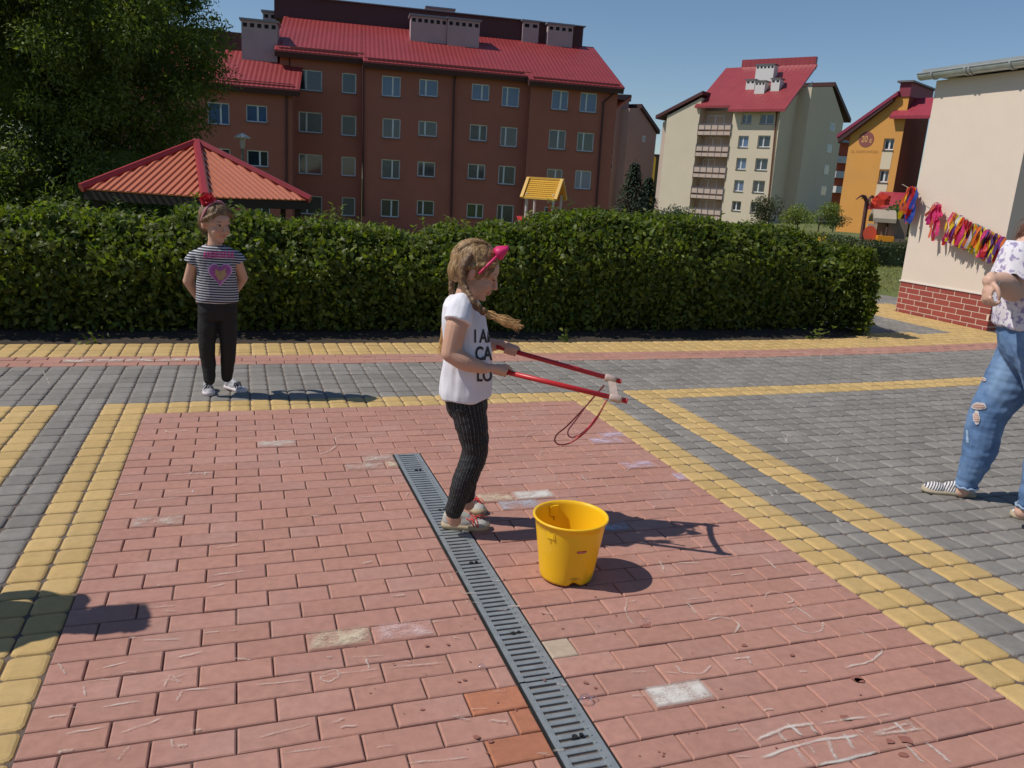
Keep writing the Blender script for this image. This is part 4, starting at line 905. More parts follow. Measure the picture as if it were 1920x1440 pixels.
def lathe(prof, n=32, c=(0, 0, 0)):
    v = []; f = []; k = len(prof)
    for r, z in prof:
        for j in range(n): v.append((c[0]+r*math.cos(2*math.pi*j/n), c[1]+r*math.sin(2*math.pi*j/n), c[2]+z))
    for i in range(k-1):
        for j in range(n): f.append((i*n+j, i*n+(j+1) % n, (i+1)*n+(j+1) % n, (i+1)*n+j))
    return v, f
def play_tower():
    D = 18.4; F = Facade(1020, 375, D, -20); ym = mat('yellow_plastic', (.62, .33, .035), .4, .06, 4, coat=.2); om = mat('deep_yellow_plastic', (.60, .22, .012), .45); wm = mat('white_post', (.52, .49, .46), .5); rm = mat('red_plastic', (.45, .03, .03), .4)
    P = lambda x, y: (960+x/13.09, 320+y/13.09); zg = terrain(F.p[0], F.p[1]); root = empty('play_tower', (F.p[0], F.p[1], zg)); tag(root, 'play tower with yellow shingled gable roof on white posts', 'play tower')
    u0, zr = F.uz(*P(420, 195)); u1 = F.uz(*P(1230, 235))[0]; ze = F.uz(*P(520, 660))[1]; hw = .36; L = u1-u0; S = MB()
    # two slopes with overlapping shingle courses, each shingle a raised tab
    def sp(t, v, side, o=0.0):
        d = np.array([hw, zr-ze]); nn = np.array([d[1], d[0]])/np.hypot(*d); return F.w(u0-.03*0+t*L+(1-v)*0, zr+(ze-zr)*v+nn[1]*o, side*(hw*v+nn[0]*o))
    for side in (1, -1):
        S.add([sp(0, 0, side), sp(1, 0, side), sp(1, 1, side), sp(0, 1, side)], [(0, 1, 2, 3)])
        for r in range(9):
            for c in range(14):
                a = (c+(.5 if r % 2 else 0))/14; b = min(1, a+.93/14); v0, v1 = .03+r*.106, .03+(r+1)*.106+.02; S.add([sp(a, v0, side, .002), sp(b, v0, side, .002), sp(b, v1, side, .018), sp(a, v1, side, .018), sp(b, v1, side, 0), sp(a, v1, side, 0)], [(0, 1, 2, 3), (3, 2, 4, 5)])
    ro = rel(S.build('roof', ym, root)); ro['kind'] = 'stuff'
    g = MB()
    for t in (-.02, 1.0):
        for side in (1, -1):
            a, b = sp(t, -.02, side, .02), sp(t, 1.05, side, .02); g.bar(a, b, .05, .07, up=F.u)
    g.bar(sp(0, 0, 1)+UP*.02, sp(1, 0, 1)+UP*.02, .05, .05); g.bar(sp(0, 1.02, 1), sp(1, 1.02, 1), .04, .04); g.bar(sp(0, 1.02, -1), sp(1, 1.02, -1), .04, .04); g.build('roof_trim', mat('bright_yellow_trim', (.66, .38, .07), .4), ro)
    n = 10; arch = [(-.13, 0)]+[(.13*math.cos(math.pi-math.pi*i/n), .20+.22*math.sin(math.pi*i/n)) for i in range(n+1)]+[(.13, 0)]
    tri = [sp(.01, 0, 1), sp(.01, 1, 1), sp(.01, 1, -1)]; b = MB(); b.prism(tri, F.u*.03); b.build('gable_panel', ym, ro); b = MB(); b.prism([F.w(u0-.012, ze+.03+z, o) for o, z in arch], F.u*.02); b.build('arch', om, ro)
    for (o, u) in ((hw*.8, u0+.08), (-hw*.8, u0+.08), (hw*.8, u1-.08), (-hw*.8, u1-.08)):
        q = MB(); q.tube([F.w(u, zg-.1, o), F.w(u, ze+.1, o)], .035, 8); rel(q.build('post', wm, root))
    v, f = lathe([(.05, -.02), (.42, 0), (.5, .14), (.52, .14), (.44, -.05), (.05, -.08)], 20); zc = F.uz(*P(600, 1230))[1]-.06; q = MB(); c = F.w((u0+u1)/2-.1, zc, 0); q.add([np.array(p)+c for p in v], f); rel(q.build('basin', rm, root, True))
    q = MB(); q.box(c-UP*.12, (L*.55, hw*.95, .04), F.ax()); rel(q.build('platform', om, root)); q = MB(); q.box(F.w(u0+L*.68, zc+.36, -hw*.7), (.10, .02, .10), F.ax()); q.bar(F.w(u0+L*.68, zc-.1, -hw*.7), F.w(u0+L*.68, zc+.3, -hw*.7), .03); rel(q.build('panel', rm, root))
play_tower()
def toy_house():
    D = 20.5; F = Facade(1660, 410, D, -15); P = lambda x, y: (1600+x/10.28, 340+y/10.28); zg = terrain(F.p[0], F.p[1]); root = empty('play_house', (F.p[0], F.p[1], zg)); tag(root, 'beige toy play house with curved roof and orange counter behind the far hedge', 'play house')
    be = mat('beige_plastic', (.40, .33, .25), .55, .1, 3); br = mat('taupe_plastic', (.20, .15, .115), .55, .1, 3); om = mat('orange_plastic', (.70, .27, .02), .4); rd = mat('coral_plastic', (.70, .10, .05), .45)
    uz = lambda x, y, o=0: F.uz(*P(x, y), o)
    # curved roof
    ua, zt = uz(370, 560); ub = uz(800, 600)[0]; ze = uz(400, 690)[1]; zt = uz(600, 545)[1]; n = 9; prof = [(-.42+.84*i/n, zt-.22*((2*i/n-1)**2)) for i in range(n+1)]
    q = MB(); poly = [F.w(ua, z, o) for o, z in prof]+[F.w(ua, z-.1, o) for o, z in prof[::-1]]; q.prism(poly, F.u*(ub-ua)); ro = rel(q.build('roof', be, root))
    q = MB(); q.bar(F.w(ua+.25, zt+.01, -.1), F.w(ub-.2, zt+.03, .15), .03, .02); q.build('roof_groove', br, ro)
    for (x0, x1) in ((430, 620), (640, 1000)):
        a, b = uz(x0, 900)[0], uz(x1, 900)[0]; q = MB(); q.box(F.w((a+b)/2, (zg+ze)/2, -.15 if x0 < 600 else .05), ((b-a)/2, .25, (ze-zg)/2), F.ax()); rel(q.build('wall', br, root))
    a, b = uz(240, 1000)[0], uz(420, 1000)[0]; z1 = uz(330, 810)[1]; q = MB(); q.box(F.w((a+b)/2, (zg+z1)/2, .1), ((b-a)/2, .05, (z1-zg)/2), F.ax()); rel(q.build('side_panel', mat('pale_beige_plastic', (.52, .42, .32), .5), root))
    cu, cz = uz(300, 1000); q = MB(); q.prism([F.w(cu+.16*math.cos(i*.393), cz+.2*math.sin(i*.393), .16) for i in range(16)], F.b*.02); rel(q.build('round_window', rd, root))
    a, b = uz(250, 1080)[0], uz(720, 1060)[0]; zc = uz(600, 1080)[1]; q = MB(); q.box(F.w((a+b)/2+.1, zc-.02, .3), ((b-a)/2-.1, .22, .07), F.ax()); rel(q.build('counter', om, root))
    a = uz(625, 900)[0]; q = MB(); q.bar(F.w(a, zc, .2), F.w(a, uz(625, 870)[1], .2), .04); rel(q.build('pole', be, root))
    # brown palm with drooping branches and a red blossom crown
    pr = empty('toy_palm', F.w(uz(230, 700)[0], zg, -.3)); tag(pr, 'brown toy palm tree with red flower crown beside the play house', 'toy tree'); bw = mat('palm_brown', (.10, .04, .035), .6); u, zt = uz(260, 400, -.3)
    q = MB(); q.tube([F.w(uz(190, 1000, -.3)[0], zg, -.3), F.w(uz(230, 600, -.3)[0], (zg+zt)/2+.3, -.3), F.w(u, zt, -.3)], [.06, .05, .055], 8); rel(q.build('trunk', bw, pr))
    for (x, y, o) in ((50, 350, -.3), (80, 330, -.1), (160, 340, -.5), (400, 370, -.3), (430, 350, -.6), (330, 470, 0)):
        e = F.pt(*P(x, y), o); s = F.w(u, zt, -.3); q = MB(); q.tube(spline([s, (s+e)/2+UP*.12, e], 5), np.linspace(.045, .012, 11), 6); rel(q.build('branch', bw, pr))
    rng = random.Random(4)
    for (x, y, o) in ((520, 320, -.35), (580, 300, -.2), (620, 330, -.4), (440, 440, -.25), (500, 420, -.1), (400, 450, -.3), (600, 400, -.3), (480, 350, -.3)):
        c = F.pt(*P(x, y), o); q = MB(); v = []
        for i in range(10): a = i*.628; rr = .16*(1 if i % 2 else .7); v.append(c+F.u*rr*math.cos(a)+UP*rr*.7*math.sin(a)-F.b*.05*rng.random())
        q.prism(v, F.b*.05); rel(q.build('petal', mat('poppy_red', (.62, .045, .02), .5), pr))
    bush('potted_fern', 'small fern sprouting behind the toy house roof', 'plant', 1674, 396, 21.5, .5, .5, (.07, .12, .03), 300, .07, seed=15, z=zt-.45)
toy_house()
# ================================================================ garland on the school wall
def garland():
    X = 9.24; pt = lambda x, y, o=0.0: on_plane(x, y, (X-o, 0, 0), (1, 0, 0)); Q = lambda x, y: (1640+x/7.385, 340+y/7.385)
    root = empty('ribbon_garland', pt(1750, 380)); tag(root, 'string garland of bright crepe ribbon tassels along the peach wall', 'garland')
    st = [pt(*Q(*p)) for p in ((380, 40), (480, 95), (640, 190), (820, 285), (1080, 430), (1300, 540), (1560, 680), (1770, 800), (2000, 960), (2300, 1150))]; q = MB(); q.tube(spline(st, 4), .003, 5); rel(q.build('string', mat('pale_string', (.5, .45, .38), .8), root))
    cols = {'blue': (.03, .07, .42), 'pink': (.62, .04, .20), 'red': (.62, .03, .04), 'yellow': (.72, .55, .02), 'orange': (.70, .16, .02), 'white': (.72, .70, .74), 'purple': (.20, .04, .30), 'teal': (.02, .28, .30), 'violet': (.13, .06, .26), 'magenta': (.45, .02, .26), 'green': (.08, .33, .12), 'lilac': (.45, .42, .52), 'coral': (.62, .13, .09)}
    M = {k: mat('crepe_'+k, c, .75, .12, 50, trans=.35) for k, c in cols.items()}; r = random.Random(9)
    def ribbon(a, b, col, w, o):
        a, b = pt(*Q(*a), o), pt(*Q(*b), o+r.uniform(-.03, .05)); n = 9; d = b-a; v = []; f = []; ph = r.random()*6
        side = np.cross(d/np.linalg.norm(d), [1, 0, 0]); side /= np.linalg.norm(side)
        for i in range(n+1):
            t = i/n; c = a+d*t+np.array([math.sin(t*7+ph)*.012, 0, 0])+side*math.sin(t*5+ph)*.010; tw = math.sin(t*4+ph)*.9; s = side*math.cos(tw)+np.array([1, 0, 0])*math.sin(tw); ww = w*(.55+.45*math.sin(min(1, t*3)*1.57))*(1 if t < .9 else .7); v += [c-s*ww/2, c+s*ww/2]
        f = [(2*i, 2*i+1, 2*i+3, 2*i+2) for i in range(n)]; rel(mesh('ribbon', v, f, M[col], root))
    for k in range(46):
        c = r.choice(['blue', 'blue', 'blue', 'pink', 'orange', 'red', 'red', 'yellow', 'white', 'coral']); s = r.uniform(-55, 55); left = {'blue': 20, 'white': -60, 'yellow': -40, 'orange': -20, 'red': -10, 'pink': 0, 'coral': -15}[c]
        ribbon((515+s+(35 if c == 'blue' else 0), 70+abs(s)*.3), (445+s*1.1+left+r.uniform(-35, 35), r.uniform(330, 590) if c != 'white' else 545), c, r.uniform(.03, .052), r.uniform(-.04, .06))
    for k in range(40):
        s = r.uniform(-60, 70); ribbon((855+s*.7, 290+abs(s)*.5), (800+s*1.5+r.uniform(-25, 20), r.uniform(470, 660) if k > 4 else r.uniform(740, 830)), r.choice(['pink', 'pink', 'pink', 'magenta', 'coral']), r.uniform(.03, .05), r.uniform(-.03, .05))
    ribbon((880, 290), (840, 340), 'white', .03, .05)
    seq = ['yellow', 'yellow', 'purple', 'orange', 'magenta', 'white', 'purple', 'lilac', 'magenta', 'violet', 'teal', 'green', 'yellow', 'teal', 'purple', 'violet', 'magenta', 'lilac', 'white', 'violet', 'purple', 'teal', 'coral', 'orange', 'red', 'magenta', 'yellow', 'green', 'white', 'pink', 'red', 'coral', 'yellow', 'orange', 'violet', 'pink', 'orange', 'red', 'purple', 'violet', 'red', 'orange']
    n = len(seq)
    for rep in range(4):
        for i, c in enumerate(seq):
            t = (i+r.uniform(0, 1))/n; x = 1075+t*720; y = 425+t*360; ln = r.uniform(.65, 1.05)*(390 if t > .1 else 430); 
            if rep: c = r.choice(seq)
            ribbon((x, y+r.uniform(-10, 20)), (x-ln*(.34-.1*t)+r.uniform(-25, 25), y+ln), c, r.uniform(.032, .058), r.uniform(-.05, .06))
garland()
# ================================================================ bucket
def bucket():
    cx, cy = 1.652, -2.312; ym = mat('bucket_yellow', (.92, .57, .014), .36, .03, 6, spec=.45, trans=.15, coat=.15); root = empty('yellow_bucket', (cx, cy, 0)); tag(root, 'yellow plastic bucket standing on the red bricks beside the drain', 'bucket')
    H = .243; rb, rt = .099, .130; n = 64; prof = [(rb-.012, .004), (rb-.002, .007), (rb, .016)]+[(rb+(rt-rb)*t, .016+(H-.026)*t) for t in np.linspace(.1, 1, 8)]+[(rt+.003, H-.010), (rt+.008, H-.006), (rt+.008, H-.001), (rt+.003, H+.001), (rt-.003, H-.003), (rt-.0045, H-.012)]+[(rt-.004-(rt-rb)*t, H-.012-(H-.02)*t) for t in np.linspace(.1, 1, 8)]+[(.03, .010), (.002, .010)]
    v, f = lathe(prof, n); V = []
    for x, y, z in v:
        a = math.atan2(y, x); w = 0.0
        # pouring notch pressed into the lower front wall
        da = abs((a-math.radians(-95)+math.pi) % (2*math.pi)-math.pi)
        if z < .11 and math.hypot(x, y) > .05: w = .013*max(0, 1-da/.23)**.5*(1-z/.11)*(1 if da < .23 else 0)
        V.append((x*(1-w/.1), y*(1-w/.1), z+(.012*max(0, 1-da/.23) if z < .012 and da < .23 and math.hypot(x, y) > .08 else 0)))
    f.append(tuple(range(n-1, -1, -1)))
    mesh('body', V, f, ym, root, True)
    # handle lugs: inside pocket; outer moulded lines, darker to paint the recess shadow
    for a in (math.radians(215), math.radians(98)):
        d = np.array([math.cos(a), math.sin(a), 0]); t = np.array([-d[1], d[0], 0]); q = MB(); q.box(d*(rt-.0085)+UP*(H-.034), (.005, .017, .020), (d, t, UP)); q.build('handle_lug', ym, root)
        q = MB(); q.box(d*(.1232)+UP*(H-.034)+t*.012, (.004, .0018, .022), (d, t, UP)); q.box(d*(.1200)+UP*(H-.057)+t*.006, (.004, .007, .0018), (d, t, UP)); q.box(d*(.1190)+UP*(H-.064)-t*.001, (.004, .0018, .008), (d, t, UP)); q.build('recess_outline', mat('bucket_recess_shade', (.62, .30, .01), .4), root)
    # red label with white lettering, wrapped on the wall
    a0 = math.radians(-90); z0 = .150
    def wrap(x, y, o=.0012):
        z = z0+y; r = rb+(rt-rb)*(z-.016)/(H-.026)+o; a = a0+x/r; return (r*math.cos(a), r*math.sin(a), z)
    pts = [(-.019, -.004), (-.010, -.0052), (.010, -.0052), (.017, -.004), (.019, .004), (.010, .0042), (-.010, .0042), (-.018, .004)]; lb = mesh('label', [wrap(*p) for p in pts], [tuple(range(8))], mat('label_red', (.50, .03, .05), .5), root)
    text_mesh('Rubbermaid', .0062, 'label_text', mat('label_white', (.75, .6, .6), .6), lb, lambda x, y: wrap(x, y-.0004, .0018))
    # a little soapy water inside
    v = [(.1*math.cos(i*.2617), .1*math.sin(i*.2617), .035) for i in range(24)]; mesh('soapy_water', v, [tuple(range(24))], mat('soapy_water', (.60, .42, .15), .08, spec=.6), root)
bucket()
# ================================================================ chalk, wet spots, bubbles (on the paving)
def chalk_material(name, col, dens=.5, sc=320, amax=.95):
    m = bpy.data.materials.new(name); m.use_nodes = True; t = m.node_tree; L = t.links.new; p = t.nodes['Principled BSDF']; p.inputs['Base Color'].default_value = (*col, 1); p.inputs['Roughness'].default_value = .95; p.inputs['Specular IOR Level'].default_value = .1
    g = _n(t, 'ShaderNodeNewGeometry'); vm = _n(t, 'ShaderNodeVectorMath', operation='MULTIPLY'); vm.inputs[1].default_value = (.5, 1.6, 1); L(g.outputs['Position'], vm.inputs[0]); n = _n(t, 'ShaderNodeTexNoise'); n.inputs['Scale'].default_value = sc; n.inputs['Detail'].default_value = 4; L(vm.outputs[0], n.inputs['Vector'])
    n2 = _n(t, 'ShaderNodeTexNoise'); n2.inputs['Scale'].default_value = 14; L(g.outputs['Position'], n2.inputs['Vector']); ad = _n(t, 'ShaderNodeMath', operation='ADD'); L(n.outputs[0], ad.inputs[0]); L(n2.outputs[0], ad.inputs[1])
    r = _n(t, 'ShaderNodeMapRange'); r.inputs[1].default_value = 1.16-dens*.6; r.inputs[2].default_value = 1.48-dens*.45; L(ad.outputs[0], r.inputs[0]); r.inputs[4].default_value = amax; at = _n(t, 'ShaderNodeAttribute', attribute_name='soft'); mu = _n(t, 'ShaderNodeMath', operation='MULTIPLY'); L(r.outputs[0], mu.inputs[0]); L(at.outputs['Fac'], mu.inputs[1]); L(mu.outputs[0], p.inputs['Alpha']); return m
CH = {'w': chalk_material('chalk_white', (.66, .60, .53), .62), 'f': chalk_material('chalk_faint', (.60, .50, .43), .55), 'l': chalk_material('chalk_lilac', (.62, .50, .60), .62), 's': chalk_material('chalk_solid', (.72, .68, .62), .95, amax=.85), 'c': chalk_material('chalk_cream', (.66, .55, .40), .7), 'b': chalk_material('chalk_bluish', (.45, .47, .52), .6), 'p': chalk_material('chalk_pink', (.66, .47, .45), .55)}
rc = random.Random(17); CHZ = .0042
def soft_attr(o, vals):
    at = o.data.attributes.new('soft', 'FLOAT', 'POINT'); at.data.foreach_set('value', np.asarray(vals, np.float32)); return o
def stroke(pts, k='w', w=.007):
    P = [gp(x, y) for x, y in pts]; S = spline(P, 6) if len(P) > 2 else np.array([P[0]+(P[1]-P[0])*t for t in np.linspace(0, 1, 7)]); S = S+np.array([[rc.gauss(0, .0012), rc.gauss(0, .0012), 0] for _ in S]); v = []; a = []; n = len(S); z = CHZ+rc.uniform(0, .0006)
    for i in range(n):
        d = S[min(i+1, n-1)]-S[max(i-1, 0)]; d /= max(np.linalg.norm(d), 1e-6); s = np.array([-d[1], d[0], 0])*w*.62*rc.uniform(.75, 1.25); q = S[i]; v += [(q[0]-s[0], q[1]-s[1], z), (q[0], q[1], z), (q[0]+s[0], q[1]+s[1], z)]; e = .15 if i in (0, n-1) else rc.uniform(.85, 1); a += [0, e, 0]
    return soft_attr(mesh('chalk_line', v, [f for i in range(n-1) for f in ((3*i, 3*i+1, 3*i+4, 3*i+3), (3*i+1, 3*i+2, 3*i+5, 3*i+4))], CH[k], yard), a)
def fill(px, py, k='w', shrink=.98):
    q = gp(px, py); b = pieces_near(q); hw, hd = b[2]/2*shrink, b[3]/2*shrink; nx, ny = 13, 7; v = []; a = []
    for j in range(ny):
        for i in range(nx): v.append((b[0]+hw*(2*i/(nx-1)-1), b[1]+hd*(2*j/(ny-1)-1), CHZ+.0008)); e = min(i, nx-1-i)/(nx-1)*2*6; g = min(j, ny-1-j)/(ny-1)*2*3; a.append(min(1, .25+rc.uniform(.2, .6)*min(e, g)) if k != 's' else min(1, .15+rc.uniform(.5, 1)*min(e, g)))
    soft_attr(mesh('chalk_patch', v, [(j*nx+i, j*nx+i+1, (j+1)*nx+i+1, (j+1)*nx+i) for j in range(ny-1) for i in range(nx-1)], CH[k], yard), a)
T4 = lambda *p: [(x/2.879, 940+y/2.879) for x, y in p]; T5 = lambda *p: [(480+x/2.8235, 1040+y/2.8235) for x, y in p]; T6 = lambda *p: [(1100+x/2.341, 1040+y/2.341) for x, y in p]; TA = lambda *p: [(220+x/6.4, 740+y/6.4) for x, y in p]; TB = lambda *p: [(500+x/6.4, 740+y/6.4) for x, y in p]; T7 = lambda *p: [(1160+x/2.526, 620+y/2.526) for x, y in p]; TC = lambda *p: [(900+x/6.4, 740+y/6.4) for x, y in p]
for s in (((790, 580), (940, 570)), ((770, 755), (970, 750)), ((950, 850), (1100, 815)), ((1115, 470), (1220, 450)), ((1100, 715), (1290, 700)), ((500, 920), (700, 870)), ((710, 850), (870, 845)), ((310, 880), (330, 900), (350, 940)), ((460, 975), (590, 965)), ((455, 1000), (458, 1055)), ((850, 985), (1010, 935)), ((885, 1005), (920, 940)), ((920, 940), (970, 985)), ((895, 975), (955, 972)), ((555, 1115), (800, 1080)), ((950, 1085), (985, 1030)), ((985, 1025), (1200, 1010)), ((255, 1175), (370, 1155)), ((350, 1260), (575, 1225)), ((655, 1255), (870, 1180)), ((630, 1410), (700, 1325)), ((920, 1290), (935, 1335)), ((1150, 260), (1300, 235)), ((1130, 405), (1330, 380))):
    stroke(T4(*s), rc.choice('wwwf'), .007)
for s in (((0, 695), (260, 670)), ((400, 640), (650, 610)), ((345, 640), (420, 615), (435, 650), (375, 680), (345, 655), (420, 630)), ((490, 550), (670, 540)), ((580, 550), (600, 610)), ((680, 605), (1000, 575)), ((350, 915), (470, 870)), ((0, 975), (290, 905)), ((135, 1060), (470, 1015)), ((800, 1110), (1120, 1080)), ((970, 40), (1005, 80), (1050, 150)), ((1070, 165), (1105, 220)), ((1110, 240), (1140, 290))):
    stroke(T5(*s), rc.choice('wff'), .007)
for s in (((780, 200), (795, 172), (850, 170), (905, 205), (880, 215)), ((880, 260), (910, 235)), ((905, 225), (1000, 290)), ((880, 300), (960, 345), (1030, 335), (1035, 300)), ((390, 490), (420, 520), (500, 525), (545, 490)), ((640, 460), (720, 455)), ((705, 450), (720, 485)), ((1300, 420), (1250, 470), (1130, 500)), ((180, 190), (170, 250), (200, 310)), ((530, 290), (600, 280), (665, 310), (640, 360)), ((440, 200), (545, 190)), ((440, 215), (490, 275)), ((320, 30), (340, 75)), ((400, 40), (500, 40)), ((780, 20), (850, 80)), ((1180, 330), (1300, 400))):
    stroke(T6(*s), rc.choice('wwf'), .008)
for s in (((740, 820), (880, 762), (1000, 745)), ((1000, 745), (1340, 705)), ((760, 895), (1000, 825), (1200, 800)), ((1200, 800), (1480, 770)), ((1000, 930), (1280, 870)), ((1220, 795), (1440, 740)), ((840, 780), (870, 825)), ((880, 745), (945, 800)), ((970, 740), (1010, 790)), ((960, 815), (1000, 880)), ((1050, 800), (1095, 910)), ((1130, 790), (1170, 860)), ((1190, 770), (1260, 830)), ((1350, 740), (1400, 790)), ((1400, 730), (1450, 780)), ((900, 840), (975, 937)), ((1490, 830), (1600, 920)), ((1400, 840), (1480, 920))):
    stroke(T6(*s), rc.choice('sww'), .011)
for s in (((550, 415), (600, 460)), ((600, 460), (860, 430)), ((1460, 460), (1630, 450)), ((1500, 545), (1890, 520)), ((640, 970), (1150, 945)), ((900, 930), (850, 990)), ((980, 940), (940, 985)), ((1060, 930), (1050, 975)), ((640, 1200), (1100, 1155)), ((910, 1150), (910, 1190)), ((280, 1290), (750, 1240)), ((0, 1215), (220, 1195))):
    stroke(TA(*s), rc.choice('wwf'), .008)
for s in (((640, 725), (760, 680), (850, 600)), ((830, 590), (830, 520)), ((840, 510), (1010, 480)), ((1080, 495), (1440, 465)), ((1180, 290), (1380, 280)), ((0, 455), (270, 435)), ((0, 520), (90, 515)), ((380, 1390), (480, 1365)), ((1120, 1240), (1590, 1210)), ((1690, 1180), (1670, 1250)), ((1320, 1110), (1500, 1090)), ((1820, 530), (1900, 520))):
    stroke(TB(*s), rc.choice('wff'), .008)
for s in (((500, 320), (610, 245)), ((380, 260), (480, 325)), ((540, 525), (590, 480), (720, 440)), ((650, 500), (740, 545)), ((730, 740), (740, 690), (860, 680)), ((860, 680), (1090, 670)), ((250, 1015), (330, 1005), (390, 980)), ((80, 1010), (210, 1015)), ((1280, 730), (1360, 725)), ((1300, 750), (1420, 815)), ((1200, 960), (1300, 1070)), ((1300, 1015), (1440, 990)), ((1440, 995), (1560, 1155)), ((870, 960), (960, 1100)), ((1740, 930), (1800, 890)), ((0, 820), (60, 830))):
    stroke(TC(*s), rc.choice('wff'), .008)
for s in (((780, 500), (800, 535)), ((800, 500), (790, 530)), ((1030, 490), (1060, 475), (1080, 490), (1040, 500)), ((1030, 520), (1160, 560)), ((1230, 535), (1310, 545)), ((1030, 625), (1080, 630)), ((1040, 600), (1030, 625)), ((940, 460), (1010, 480)), ((960, 110), (1020, 105), (1160, 155)), ((960, 110), (955, 145)), ((1500, 185), (1540, 190)), ((710, 760), (730, 790)), ((740, 755), (760, 785)), ((715, 780), (890, 785)), ((1030, 905), (1075, 920)), ((1030, 890), (1060, 935)), ((1300, 320), (1410, 318)), ((1850, 590), (1920, 600)), ((1870, 370), (1890, 400)), ((1560, 980), (1590, 1000)), ((60, 180), (100, 185)), ((20, 205), (100, 220)), ((480, 555), (520, 560)), ((830, 540), (900, 550)), ((1350, 560), (1430, 570))):
    stroke(T7(*s), rc.choice('wwf'), .010)
for a, b in (((80, 695), (95, 725)), ((0, 697), (55, 692)), ((0, 727), (52, 726)), ((570, 690), (690, 688)), ((690, 688), (700, 700)), ((575, 700), (690, 702))): stroke([a, b], 'f', .012)
for (x, y, k) in ((637, 1199, 'c'), (757, 1186, 'p'), (1270, 1305, 's'), (517, 831, 'w'), (1003, 924, 's'), (925, 931, 'c'), (985, 943, 'b'), (1140, 828, 'l'), (1165, 985, 'b'), (145, 678, 'w'), (205, 677.5, 'w'), (263, 676.5, 'w'), (318, 675.5, 'w'), (365, 675, 'w'), (1215, 868, 'l'), (1272, 892, 'l'), (1120, 812, 'l'), (736, 872, 'c'), (690, 873, 'f'), (700, 858, 'f'), (290, 977, 'f')): fill(x, y, k)
for k in range(110):
    x, y = rc.uniform(40, 1600), rc.uniform(780, 1420); q = gp(x, y)
    if 0.05 < q[0] < 2.6: a = rc.uniform(-.5, .5); l = rc.uniform(8, 34)*(y/1100); stroke([(x, y), (x+l*math.cos(a), y+l*.4*math.sin(a))], 'f', rc.uniform(.004, .012))
wet = mat('wet_brick', (.29, .118, .085), .35, .1, 30)
def wet_spot(px, py, r, k=9):
    q = gp(px, py); v = []
    for i in range(k): a = 6.283*i/k; rr = r*rc.uniform(.55, 1.15); v.append((q[0]+rr*math.cos(a), q[1]+rr*.8*math.sin(a), CHZ-.0006))
    mesh('wet_spot', v, [tuple(range(k))], wet, yard)
for p in ((1210, 1175, .018), (1395, 1212, .013), (1485, 1230, .009), (1607, 1274, .022), (1612, 1277, .016), (1585, 1347, .016), (1698, 1388, .024), (1668, 1392, .014), (1692, 1417, .016), (640, 1200, .012), (800, 1212, .008), (792, 1332, .007), (870, 1276, .009), (893, 1384, .010), (920, 1392, .009), (1098, 1282, .010), (1116, 1291, .007), (840, 1210, .007), (860, 1280, .006), (1020, 1277, .006)): wet_spot(*p)
for k in range(70):
    x, y = rc.uniform(620, 1700), rc.uniform(1040, 1430); q = gp(x, y)
    if q[0] < 2.6 and not (DR0 < q[0] < DR1): wet_spot(x, y, rc.uniform(.002, .0055), 6)
def bubble_mat():
    m = bpy.data.materials.new('soap_film'); m.use_nodes = True; t = m.node_tree; L = t.links.new; out = t.nodes['Material Output']; t.nodes.remove(t.nodes['Principled BSDF']); tr = _n(t, 'ShaderNodeBsdfTransparent'); gl = _n(t, 'ShaderNodeBsdfGlossy'); gl.inputs['Roughness'].default_value = .05; gl.inputs[0].default_value = (.9, .9, 1, 1); lw = _n(t, 'ShaderNodeLayerWeight'); lw.inputs[0].default_value = .35; ms = _n(t, 'ShaderNodeMixShader'); L(lw.outputs['Facing'], ms.inputs[0]); L(tr.outputs[0], ms.inputs[1]); L(gl.outputs[0], ms.inputs[2]); L(ms.outputs[0], out.inputs[0]); return m
BM_ = bubble_mat()
def bubble(px, py, r, label):
    q = gp(px, py); v, f = lathe([(r*math.cos(a), r*math.sin(a)) for a in np.linspace(0, 1.5, 8)], 18); o = mesh('soap_bubble', v, f, BM_, None, True); o.location = (q[0], q[1], .004); tag(o, label, 'bubble', 'soap bubbles on the paving')
bubble(1098, 1316, .019, 'larger clear soap bubble touching the right edge of the steel drain'); bubble(1113, 1312, .010, 'tiny soap bubble stuck to the larger one right of the drain'); bubble(1210, 1168, .012, 'clear soap bubble on a wet spot right of the bucket'); bubble(903, 1254, .012, 'clear soap bubble left of the lower part of the drain')
